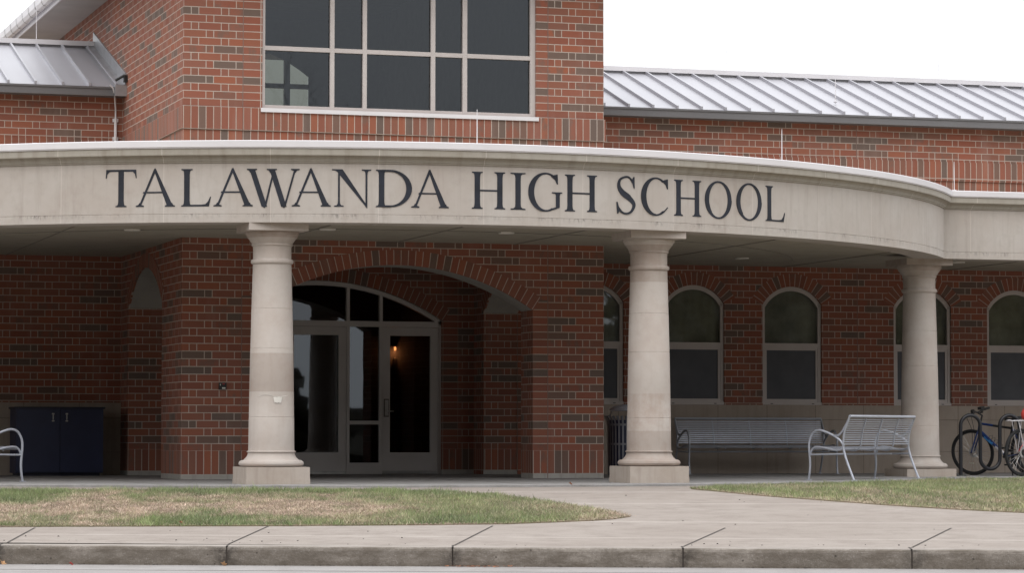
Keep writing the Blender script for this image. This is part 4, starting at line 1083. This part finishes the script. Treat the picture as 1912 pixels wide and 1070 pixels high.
b1 = make_bench(2.40, 3); b1.location = (9.50, 3.36, 0)
tag(b1, 'long silver metal bench against the stone base under the arched windows', 'bench', 'silver metal slatted benches')
b2 = make_bench(1.82, 3)
c_ = at(4.72, 40.0, 0); b2.location = (c_.x, c_.y, 0); b2.rotation_euler = (0, 0, rad(217.4))
b2.name = 'bench'; tag(b2, 'silver metal bench seen from behind, standing in front of the column beside the bikes', 'bench', 'silver metal slatted benches')
b3 = copy_tree(b2); c_ = at(-6.92, 37.96, 0); b3.location = (c_.x, c_.y, 0); b3.rotation_euler = (0, 0, rad(107.6))
tag(b3, 'silver metal bench cut off by the left edge, its arm before the navy cabinet', 'bench', 'silver metal slatted benches')

# ================================================================== CABINET
t = empty('storage_cabinet', (-1.01, 4.1, 0)); tag(t, 'navy blue two-door storage cabinet against the left wall under the canopy', 'cabinet')
w, d, h = .635, .30, .985
mb = MB(); mb.box(-w+.01, w-.01, -d, d, .04, h-.03); mb.box(-w+.05, w-.05, -d+.04, d-.02, 0, .04, 1); mb.build('body', [M['navy'], M['navy_dark']], t)
mb = MB(); mb.box(-w-.012, w+.012, -d-.03, d, h-.029, h); mb.build('top', M['navy_dark'], t)
for sx in (-1, 1):
    a, b = (-w+.014, -.004) if sx < 0 else (.004, w-.014)
    mb = MB(); mb.box(a, b, -d-.022, -d-.0008, .05, h-.036)
    dr = mb.build('door', M['navy'], t)
    hx = -.10 if sx < 0 else .095
    mb = MB(); y_ = -d-.022
    mb.box(hx-.017, hx+.017, y_-.012, y_-.0006, .875, .895); mb.box(hx-.006, hx+.006, y_-.016, y_-.0006, .80, .872); mb.box(hx-.017, hx+.017, y_-.012, y_-.0006, .775, .793); mb.tube([(hx, y_-.016, .835), (hx, y_-.04, .835)], .006, 6)
    mb.build('latch', M['steel'], dr)

# ================================================================== LITTER BIN
c_ = at(1.60, 41.75, 0); t = empty('litter_bin', (c_.x, c_.y, 0)); tag(t, 'slatted silver litter bin with navy liner and domed lid behind the middle column', 'litter bin')
mb = MB(); N = 30
for k in range(N):
    a = 2*math.pi*k/N; ca, sa = math.cos(a), math.sin(a); tg = Vector((-sa, ca, 0))*.013
    prof = [(.262, .03), (.266, .3), (.268, .62), (.272, .74), (.29, .81), (.312, .845), (.318, .855), (.30, .86)]
    rows = [[Vector((r*ca, r*sa, z))-tg, Vector((r*ca, r*sa, z))+tg] for r, z in prof]
    mb.grid(rows); rows2 = [[Vector(((r-.006)*ca, (r-.006)*sa, z))+tg, Vector(((r-.006)*ca, (r-.006)*sa, z))-tg] for r, z in prof]; mb.grid(rows2)
for z in (.035, .45, .72): mb.lathe([(.252, z), (.262, z), (.262, z+.03), (.252, z+.03), (.252, z)], (0, 0, 0), 40)
mb.build('slatted_body', M['silver_dark'], t)
mb = MB(); mb.lathe([(0, .03), (.24, .03), (.245, .80), (.235, .80), (.232, .06)], (0, 0, 0), 40); mb.build('liner', M['navy'], t)
mb = MB(); mb.lathe([(.14, .925), (.235, .93), (.24, .945), (.19, .985), (.11, 1.01), (.0, 1.018)], (0, 0, 0), 40); mb.lathe([(.0, .925), (.235, .93)], (0, 0, 0), 40)
for k in range(3):
    a = k*2.094+.4; mb.tube([(.2*math.cos(a), .2*math.sin(a), .94), (.27*math.cos(a), .27*math.sin(a), .83)], .008, 6)
mb.build('lid', M['silver'], t)

# ================================================================== BIKE RACK
base = at(6.54, 43.6, 0); t = empty('bike_rack', (base.x, base.y, 0), rad(-4)); tag(t, 'black serpentine tube bike rack at the right of the patio', 'bike rack')
r = .027; sp = .305; zt, zb_ = .885, .10; pts = [(0, 0, 0), (0, 0, zt-sp/2)]
x = 0; nl = 3
for k in range(nl):
    for j in range(1, 13):
        a = math.pi-math.pi*j/12; pts.append((x+sp/2+sp/2*math.cos(a), 0, zt-sp/2+sp/2*math.sin(a)))
    x += sp
    if k < nl-1:
        pts.append((x, 0, zb_+sp/2))
        for j in range(1, 13):
            a = math.pi+math.pi*j/12; pts.append((x+sp/2+sp/2*math.cos(a), 0, zb_+sp/2+sp/2*math.sin(a)))
        x += sp; pts.append((x, 0, zt-sp/2))
pts.append((x, 0, 0))
mb = MB(); mb.tube(pts, r, 12); mb.build('tube', M['black_tube'], t)
for xx in (0, x):
    mb = MB(); mb.lathe([(0, .012), (.075, .012), (.08, .006), (.08, 0)], (xx, 0, 0), 20)
    mb.build('base_flange', M['black_tube'], t)

# ================================================================== BICYCLES
def make_bike(kind):
    t = empty('bicycle'); WR = .345; RH = Vector((0, 0, WR)); FH = Vector((1.06, 0, WR)); BBk = Vector((.43, 0, .285))
    SE = Vector((.265, 0, .74)); HT = Vector((.885, 0, .80)); HB = Vector((.925, 0, .66))
    blue = kind == 'blue'
    c1, c2 = (M['bike_blue'], M['bike_lightblue']) if blue else (M['bike_red'], M['bike_white'])
    mb = MB()
    mb.tube([SE, BBk], .017, m=3); mb.tube([HB+Vector((-.02, 0, .0)), BBk], [.026, .024], m=0); mb.tube([HT+Vector((-.01, 0, -.03)), HT.lerp(SE, .4)+Vector((0, 0, -.035))], .018); mb.tube([HT.lerp(SE, .4)+Vector((0, 0, -.035)), SE+Vector((.01, 0, -.04))], .0175, m=3)
    mb.tube([HT, HB], .021, 10)
    for s in (-1, 1):
        mb.tube([BBk+Vector((0, s*.03, 0)), RH+Vector((0, s*.06, 0))], .011); mb.tube([SE+Vector((0, s*.015, -.05)), RH+Vector((0, s*.06, 0))], .009)
    a = HB.lerp(BBk, .22); b = HB.lerp(BBk, .52); mb.tube([a, b], .0285, m=1)
    a = HB.lerp(BBk, .62); b = HB.lerp(BBk, .9); mb.tube([a, b], .0275, m=2)
    mb.build('frame', [c1, c2, M['bike_white'], M['black_plastic']], t)
    mb = MB()
    for s in (-1, 1):
        mb.tube([HB+Vector((.005, 0, 0)), HB+Vector((.02, s*.05, -.04)), FH+Vector((0, s*.055, .0))], [.015, .014, .010])
    mb.tube([FH+Vector((0, -.06, 0)), FH+Vector((0, .06, 0))], .012, m=1); mb.build('fork', [c1, M['black_plastic']], t)
    for C0 in (RH, FH):
        mb = MB()
        ring_ = [C0+Vector((math.cos(2*math.pi*k/48)*(WR-.02), 0, math.sin(2*math.pi*k/48)*(WR-.02))) for k in range(48)]
        mb.tube(ring_, .020, 8, closed=True); wh = mb.build('wheel', M['rubber'], t)
        mb = MB(); rr = WR-.045
        mb.tube([C0+Vector((math.cos(2*math.pi*k/48)*rr, 0, math.sin(2*math.pi*k/48)*rr)) for k in range(48)], .011, 6, closed=True); mb.build('rim', M['black_plastic'], wh)
        mb = MB()
        for k in range(28):
            a = 2*math.pi*k/28; s = .025 if k % 2 else -.025; a2 = a+(.35 if k % 4 < 2 else -.35)
            mb.tube([C0+Vector((math.cos(a2)*.022, s, math.sin(a2)*.022)), C0+Vector((math.cos(a)*rr, 0, math.sin(a)*rr))], .0013, 4, caps=False)
        mb.tube([C0+Vector((0, -.045, 0)), C0+Vector((0, .045, 0))], .018)
        mb.build('spokes', M['steel'], wh)
        mb = MB(); mb.lathe([(.05, 0), (.082, 0), (.082, .003), (.05, .003)], (0, 0, 0), 24, M=Matrix.Translation(C0+Vector((0, -.05, 0))) @ Matrix.Rotation(rad(90), 4, 'X')); mb.build('brake_disc', M['steel'], wh)
        mb = MB(); a = -1.35 if blue else -1.0; q = C0+Vector((math.cos(a)*.17, -.01, math.sin(a)*.17)); mb.box(q.x-.035, q.x+.035, q.y-.008, q.y+.004, q.z-.010, q.z+.010); mb.build('reflector', M['reflector'], wh)
    mb = MB(); mb.tube([SE+Vector((0, 0, -.03)), SE+Vector((-.02, 0, .08))], .013)
    mb.build('seatpost', M['black_plastic'], t)
    mb = MB(); s0 = SE+Vector((-.02, 0, .10))
    rows = []
    for k in range(9):
        f = k/8; x = -.13+.28*f; wv = .075*(1-f)**.7+.018; zz = .012*math.cos(f*5)+.01*(1-f)
        rows.append([s0+Vector((x, wv*math.sin(a), zz+.02*math.cos(a) if math.cos(a) > 0 else zz+.028*math.cos(a))) for a in [2*math.pi*j/12 for j in range(12)]])
    mb.grid(rows, closed=True); mb.face(rows[0][::-1]); mb.face(rows[-1]); mb.build('saddle', M['black_plastic'], t)
    mb = MB(); st = HT+Vector((-.03, 0, .09)); mb.tube([HT, st, st+Vector((.07, 0, .05))], .015)
    hb = st+Vector((.07, 0, .05)); mb.tube(smooth_path([hb+Vector((-.05, -.31, .03)), hb+Vector((-.03, -.16, .025)), hb, hb+Vector((-.03, .16, .025)), hb+Vector((-.05, .31, .03))]), .013)
    for s in (-1, 1):
        mb.tube([hb+Vector((-.05, s*.31, .03)), hb+Vector((-.035, s*.18, .026))], .019)
        mb.tube([hb+Vector((-.02, s*.17, .0)), hb+Vector((.05, s*.19, -.03)), hb+Vector((.04, s*.28, -.035))], .007)
        mb.tube(smooth_path([hb+Vector((.0, s*.16, 0)), hb+Vector((.14, s*.1, -.03)), hb+Vector((.10, s*.04, -.25)), FH+Vector((-.03, s*.05, .12))]), .004, 5)
    mb.build('handlebar', M['black_plastic'], t)
    if blue:
        mb = MB(); q = hb+Vector((.04, .08, .02)); mb.lathe([(0, -.03), (.03, -.028), (.032, .02), (.022, .03), (0, .032)], q, 16); mb.box(hb.x-.04, hb.x+.02, -.18, -.06, hb.z+.03, hb.z+.07)
        mb.build('bell', M['black_plastic'], t)
    mb = MB(); MT = Matrix.Translation(BBk+Vector((0, -.055, 0))) @ Matrix.Rotation(rad(90), 4, 'X')
    mb.lathe([(.06, 0), (.09, 0), (.092, .004), (.06, .004)], (0, 0, 0), 28, M=MT); mb.tube([BBk+Vector((0, -.07, 0)), BBk+Vector((.08, -.075, -.14))], .010); mb.tube([BBk+Vector((0, .07, 0)), BBk+Vector((-.08, .075, .14))], .010); mb.tube([BBk+Vector((0, -.07, 0)), BBk+Vector((0, .07, 0))], .02)
    mb.tube([BBk+Vector((0, -.055, .088)), RH+Vector((0, -.055, .045))], .004, 5); mb.tube([BBk+Vector((0, -.055, -.088)), RH+Vector((0, -.055, -.06))], .004, 5)
    mb.lathe([(0, 0), (.045, 0), (.045, .02), (0, .02)], (0, 0, 0), 20, M=Matrix.Translation(RH+Vector((0, -.04, 0))) @ Matrix.Rotation(rad(90), 4, 'X'))
    mb.box(RH.x-.0, RH.x+.05, -.07, -.05, RH.z-.14, RH.z-.03)
    mb.build('crank', M['black_plastic'], t)
    for s, dx, dz in ((-1, .08, -.14), (1, -.08, .14)):
        mb = MB(); p = BBk+Vector((dx, s*.12, dz)); mb.box(p.x-.05, p.x+.05, p.y-.04, p.y+.04, p.z-.01, p.z+.01); mb.build('pedal', M['black_plastic'], t)
    mb = MB(); mb.tube([Vector((.30, .05, .29)), Vector((.20, .17, .0))], .011); mb.build('kickstand', M['black_plastic'], t)
    if blue:
        mb = MB()
        for k in range(5):
            p = HB.lerp(BBk, .42+.09*k); mb.tube([p+Vector((.0, -.04, .03)), p+Vector((-.02, -.035, .09)), p+Vector((-.02, .035, .09)), p+Vector((0, .04, .03))], .003, 5)
        mb.build('bottle_cage', M['black_plastic'], t)
    else:
        mb = MB(); zr_ = .80
        for y_ in (-.065, 0, .065): mb.tube([(-.24, y_, zr_), (.18, y_, zr_+.01)], .008, 6)
        mb.tube(smooth_path([(-.24, -.065, zr_), (-.27, 0, zr_+.01), (-.24, .065, zr_)]), .009, 6)
        for x_ in (-.15, .0, .12): mb.tube([(x_, -.07, zr_), (x_, .07, zr_)], .008, 6)
        for s in (-1, 1):
            mb.tube([(-.12, s*.065, zr_), (.0, s*.075, WR)], .006, 6); mb.tube([(.08, s*.065, zr_), (.01, s*.075, WR)], .006, 6)
        mb.build('rear_rack', M['bike_white'], t)
        mb = MB(); rows = []
        for k in range(9):
            f = k/8; a_ = math.sin(math.pi*min(max(f, .06), .94))**.5; z_ = .78+.2*f
            rows.append([Vector((.13+.09*a_*math.cos(a)-.02*f, .07*a_*math.sin(a), z_+.01*math.sin(3*a))) for a in [2*math.pi*j/14 for j in range(14)]])
        mb.grid(rows, closed=True); mb.face(rows[0][::-1]); mb.face(rows[-1])
        mb.build('saddle_cover', M['red_bag'], t)
    return t
fh = at(6.89, 44.6, 0); t = make_bike('blue')
def steer(t, ang):
    P = Vector((.95, 0, 0)); R_ = Matrix.Rotation(ang, 3, 'Z')
    whs = [o for o in t.children if o.name.startswith('wheel')]
    for o in [o for o in t.children if o.name.split('.')[0] in ('fork', 'handlebar', 'bell')]+[whs[-1]]:
        o.location = P-R_ @ P; o.rotation_euler = (0, 0, ang)
def place_bike(t, hub_front, L, D, ang, lean=0.):      # ang: heading measured from the photographer's right, turning away
    d = Vector((CT*math.cos(ang)+ST*math.sin(ang), -ST*math.cos(ang)+CT*math.sin(ang), 0))
    rz = math.atan2(d.y, d.x); p = at(L, D, .0)
    if hub_front: p = p-d*1.06
    t.location = (p.x, p.y, .0); t.rotation_euler = (rad(lean), 0, rz)
place_bike(t, True, 6.92, 44.65, rad(180-50), -7)
steer(t, rad(17))
tag(t, 'blue bicycle with black saddle leaning by the bike rack', 'bicycle', 'bicycles at the rack')
t = make_bike('red'); place_bike(t, False, 7.36, 43.25, rad(38))
tag(t, 'bicycle with white rear carrier and red saddle cover, cut off by the right edge', 'bicycle', 'bicycles at the rack')

# ================================================================== LEAVES
def leaf(L, D, z, size, mat, rz, label):
    mb = MB(); pts = [(0, -.5), (.18, -.25), (.42, -.2), (.25, .05), (.34, .32), (.1, .28), (0, .55), (-.12, .25), (-.36, .3), (-.24, .02), (-.4, -.22), (-.16, -.26)]
    c = Vector((0, 0, .0))
    P = [Vector((x*size, y*size, abs(x)*size*.7+.1*size*math.sin(y*5)+.004)) for x, y in pts]
    ctr = Vector((0, 0, .003))
    for i in range(len(P)): mb.face([ctr, P[i], P[(i+1) % len(P)]], smooth=True)
    p = at(L, D, z); o = mb.build('fallen_leaf', M[mat], loc=(p.x, p.y, p.z), sharp=0); o.rotation_euler = (.5, .25, rz)
    tag(o, label, 'leaf', 'fallen leaves'); return o
leaf(-4.10, 24.12, -.450, .07, 'leaf_tan', .4, 'curled tan leaf in the gutter at the far left')
leaf(-3.53, 24.02, -.450, .045, 'leaf_red', 1.2, 'small bright red leaf lying in the gutter')
leaf(-2.30, 23.92, -.450, .065, 'leaf_tan', 2.2, 'tan leaf in the gutter below an open kerb joint')
leaf(-2.95, 26.72, -.205, .07, 'leaf_brown', .9, 'rust coloured leaf on the front edge of the lawn')
leaf(-.42, 28.6, -.150, .05, 'leaf_tan', .3, 'pale tan leaf lying in the middle of the lawn')
leaf(.15, 31.2, -.08, .05, 'leaf_tan', .3, 'pale leaf on the back of the lawn near its tip')
leaf(.7, 35.7, .002, .06, 'leaf_brown', 1.3, 'brown leaf on the patio edge before the entrance')
mb = MB()
for k in range(90):
    L = -.25+rng.normal(0, .13); D_ = kline(L)-.03-abs(rng.normal(0, .03)); s = rng.uniform(.006, .016); a = rng.uniform(0, 6.28)
    p = at(L, D_, -.449+rng.uniform(0, .006)); e1 = Vector((math.cos(a), math.sin(a), rng.uniform(-.3, .5)))*s; e2 = Vector((-math.sin(a), math.cos(a), rng.uniform(0, .6)))*s*.5
    mb.face([p-e1, p+e2, p+e1, p-e2])
tag(mb.build('leaf_litter', M['leaf_brown']), 'crumbled reddish leaf litter in the gutter against the kerb', 'litter', kind='stuff')
mb = MB()
for k in range(260):
    L = rng.uniform(-5, 5); D_ = kline(L)-.016-abs(rng.normal(0, .014)); s = rng.uniform(.003, .009); a = rng.uniform(0, 6.28)
    p = at(L, D_, -.4495+.004); mb.face([p+Vector((math.cos(a+j*1.57)*s, math.sin(a+j*1.57)*s, .002*(j % 2))) for j in range(4)])
for k in range(110):
    L = rng.uniform(-5, 5.5); D_ = rng.uniform(24.5, 34.) if k % 2 else kline(L)+rng.uniform(.1, .9); s = rng.uniform(.004, .012); a = rng.uniform(0, 6.28)
    p = at(L, D_, zg(D_)+.004+s*.3); mb.face([p+Vector((math.cos(a+j*1.57)*s, math.sin(a+j*1.57)*s, s*.8*(j % 2))) for j in range(4)])
tag(mb.build('grit', M['joint']), 'dark grit and crumbs scattered on the footway and at the kerb', 'grit', kind='stuff')

# ================================================================== TREES across the road (mirrored in the glass), and an unseen tree wall blocking low sky
def make_tree(seed, h):
    r = random.Random(seed); t = empty('bare_tree'); tk = MB(); cr = MB()
    def grow(mb, p, d, L_, rad_, lvl):
        n = 4; pts = [p]; rr = [rad_]
        for k in range(n):
            d = (d+Vector((r.uniform(-1, 1), r.uniform(-1, 1), r.uniform(-.2, .5)))*.13).normalized(); p = p+d*L_/n; pts.append(p); rr.append(rad_*(1-.45*(k+1)/n))
            if lvl < 4 and k >= (1 if lvl else 2):
                for q in range(2 if lvl < 3 else 2):
                    a = r.uniform(0, 6.28); o = Vector((math.cos(a), math.sin(a), r.uniform(.1, .8))).normalized()
                    grow(cr, p, (d*.6+o*.7).normalized(), L_*r.uniform(.5, .68), rr[-1]*.55, lvl+1)
        mb.tube(pts, rr, 6 if lvl < 2 else 3, caps=False)
    grow(tk, Vector((0, 0, -.2)), Vector((0, 0, 1)), h*.55, h*.022, 0)
    tk.build('trunk', M['bark'], t); cr.build('crown', M['bark'], t); return t
T0 = make_tree(3, 9.); T1 = make_tree(8, 11.)
spots = [(19.5, -47, 1.), (24., -55, 1.1), (27.5, -60, .9), (22.5, -58, 1.), (30, -57, 1.2), (12., -56, 1.1), (38, -55, 1.)]
for i, (x, y, s) in enumerate(spots):
    src = (T0, T1)[i % 2]; o = src if i < 2 else copy_tree(src)
    o.location = (x, y, -.6); o.scale = (s, s, s); o.rotation_euler = (0, 0, i*1.3)
    tag(o, 'bare winter tree across the road, mirrored in the entrance glass', 'tree', 'bare trees across the road')
mb = MB()
def wood_h(x):  # unseen tree wall, made tall to keep low sky light off the canopy walls
    gap = max(0., 1-max(0., abs(x-25)-5)/7.)  # opening left so door and tower glass still mirror sky
    return (23+2.2*math.sin(x*.13)+1.6*math.sin(x*.41+1)+.8*math.sin(x*1.3))*(1-gap)**1.5+1.3
wx_ = [-110+1.5*k for k in range(190)]
mb.grid([[Vector((x, -67+1.2*math.sin(x*.9+j*2.)+j*.3, -.7+(wood_h(x)*.9)*j/8)) for x in wx_] for j in range(9)], smooth=False)
for k in range(7000):
    x = rng.uniform(-110, 170); hgt = wood_h(x); y = -63-rng.uniform(0, 7)
    z = rng.uniform(-.6, hgt); s = rng.uniform(.25, .9); a = rng.uniform(0, 6.28)
    e1 = Vector((math.cos(a)*s, math.sin(a)*s*.6, rng.uniform(-.4, .4)*s)); e2 = Vector((rng.uniform(-.3, .3), rng.uniform(-.3, .3), s))
    p = Vector((x, y, z)); mb.face([p-e1-e2*.5, p+e1-e2*.5, p+e1*.6+e2*.6, p-e1*.5+e2*.7])
tag(mb.build('sky_block_woods', M['evergreen']), 'unseen tree wall across the road, raised to block the low sky', 'sky_block_woods', kind='stuff')

# ================================================================== LIGHT, SKY, CAMERA
w = bpy.data.worlds.new('World'); S.world = w; w.use_nodes = True; nt = w.node_tree; nt.nodes.clear()
sky = nt.nodes.new('ShaderNodeTexSky'); sky.sky_type = 'NISHITA'; sky.sun_disc = False
SUN_EL, SUN_AZ = rad(48), rad(215)
sky.sun_elevation = SUN_EL; sky.sun_rotation = SUN_AZ; sky.dust_density = 6.; sky.air_density = 1.; sky.ozone_density = 1.
hs = nt.nodes.new('ShaderNodeMix'); hs.data_type = 'RGBA'; hs.inputs[0].default_value = .86; _c = hs   # an even cloud layer, brighter overhead, veils the clear sky
tc = nt.nodes.new('ShaderNodeTexCoord'); sx = nt.nodes.new('ShaderNodeSeparateXYZ'); nt.links.new(tc.outputs['Generated'], sx.inputs[0])
mr = nt.nodes.new('ShaderNodeMapRange'); nt.links.new(sx.outputs[2], mr.inputs[0]); mr.inputs[3].default_value = 8.6; mr.inputs[4].default_value = 22.5
vm = nt.nodes.new('ShaderNodeVectorMath'); vm.operation = 'SCALE'; vm.inputs[0].default_value = (1., 1.015, 1.03); nt.links.new(mr.outputs[0], vm.inputs['Scale']); nt.links.new(vm.outputs[0], hs.inputs[7])
bg = nt.nodes.new('ShaderNodeBackground'); bg.inputs[1].default_value = .13
wo = nt.nodes.new('ShaderNodeOutputWorld')
nt.links.new(sky.outputs[0], hs.inputs[6]); nt.links.new(hs.outputs[2], bg.inputs[0]); nt.links.new(bg.outputs[0], wo.inputs[0])
sn = bpy.data.lights.new('sun', 'SUN'); sn.energy = .5; sn.angle = rad(28); sn.color = (1, .97, .94)
so = bpy.data.objects.new('sun', sn); COL.objects.link(so)
dirv = Vector((math.sin(SUN_AZ)*math.cos(SUN_EL), math.cos(SUN_AZ)*math.cos(SUN_EL), math.sin(SUN_EL)))
so.rotation_euler = dirv.to_track_quat('Z', 'Y').to_euler(); so.location = (0, -20, 30)

cd = bpy.data.cameras.new('camera'); cam = bpy.data.objects.new('camera', cd); COL.objects.link(cam); S.camera = cam
cd.sensor_width = 36; cd.lens = F_PX/1912*36; cd.clip_end = 1500; cd.clip_start = .5
p_ = math.atan(277/F_PX); roll = .001
fw = Vector((ST*math.cos(p_), CT*math.cos(p_), math.sin(p_))); rt = Vector((CT, -ST, 0)); up = rt.cross(fw)
rt2 = rt*math.cos(roll)+up*math.sin(roll); up2 = up*math.cos(roll)-rt*math.sin(roll)
mt = Matrix((rt2, up2, -fw)).transposed().to_4x4(); mt.translation = CAM; cam.matrix_world = mt
S.view_settings.view_transform = 'Standard'; S.view_settings.look = 'None'; S.view_settings.exposure = 0.; S.view_settings.gamma = 1.
S.render.resolution_x = 1024; S.render.resolution_y = 574
S.cycles.max_bounces = 8; S.cycles.transparent_max_bounces = 12
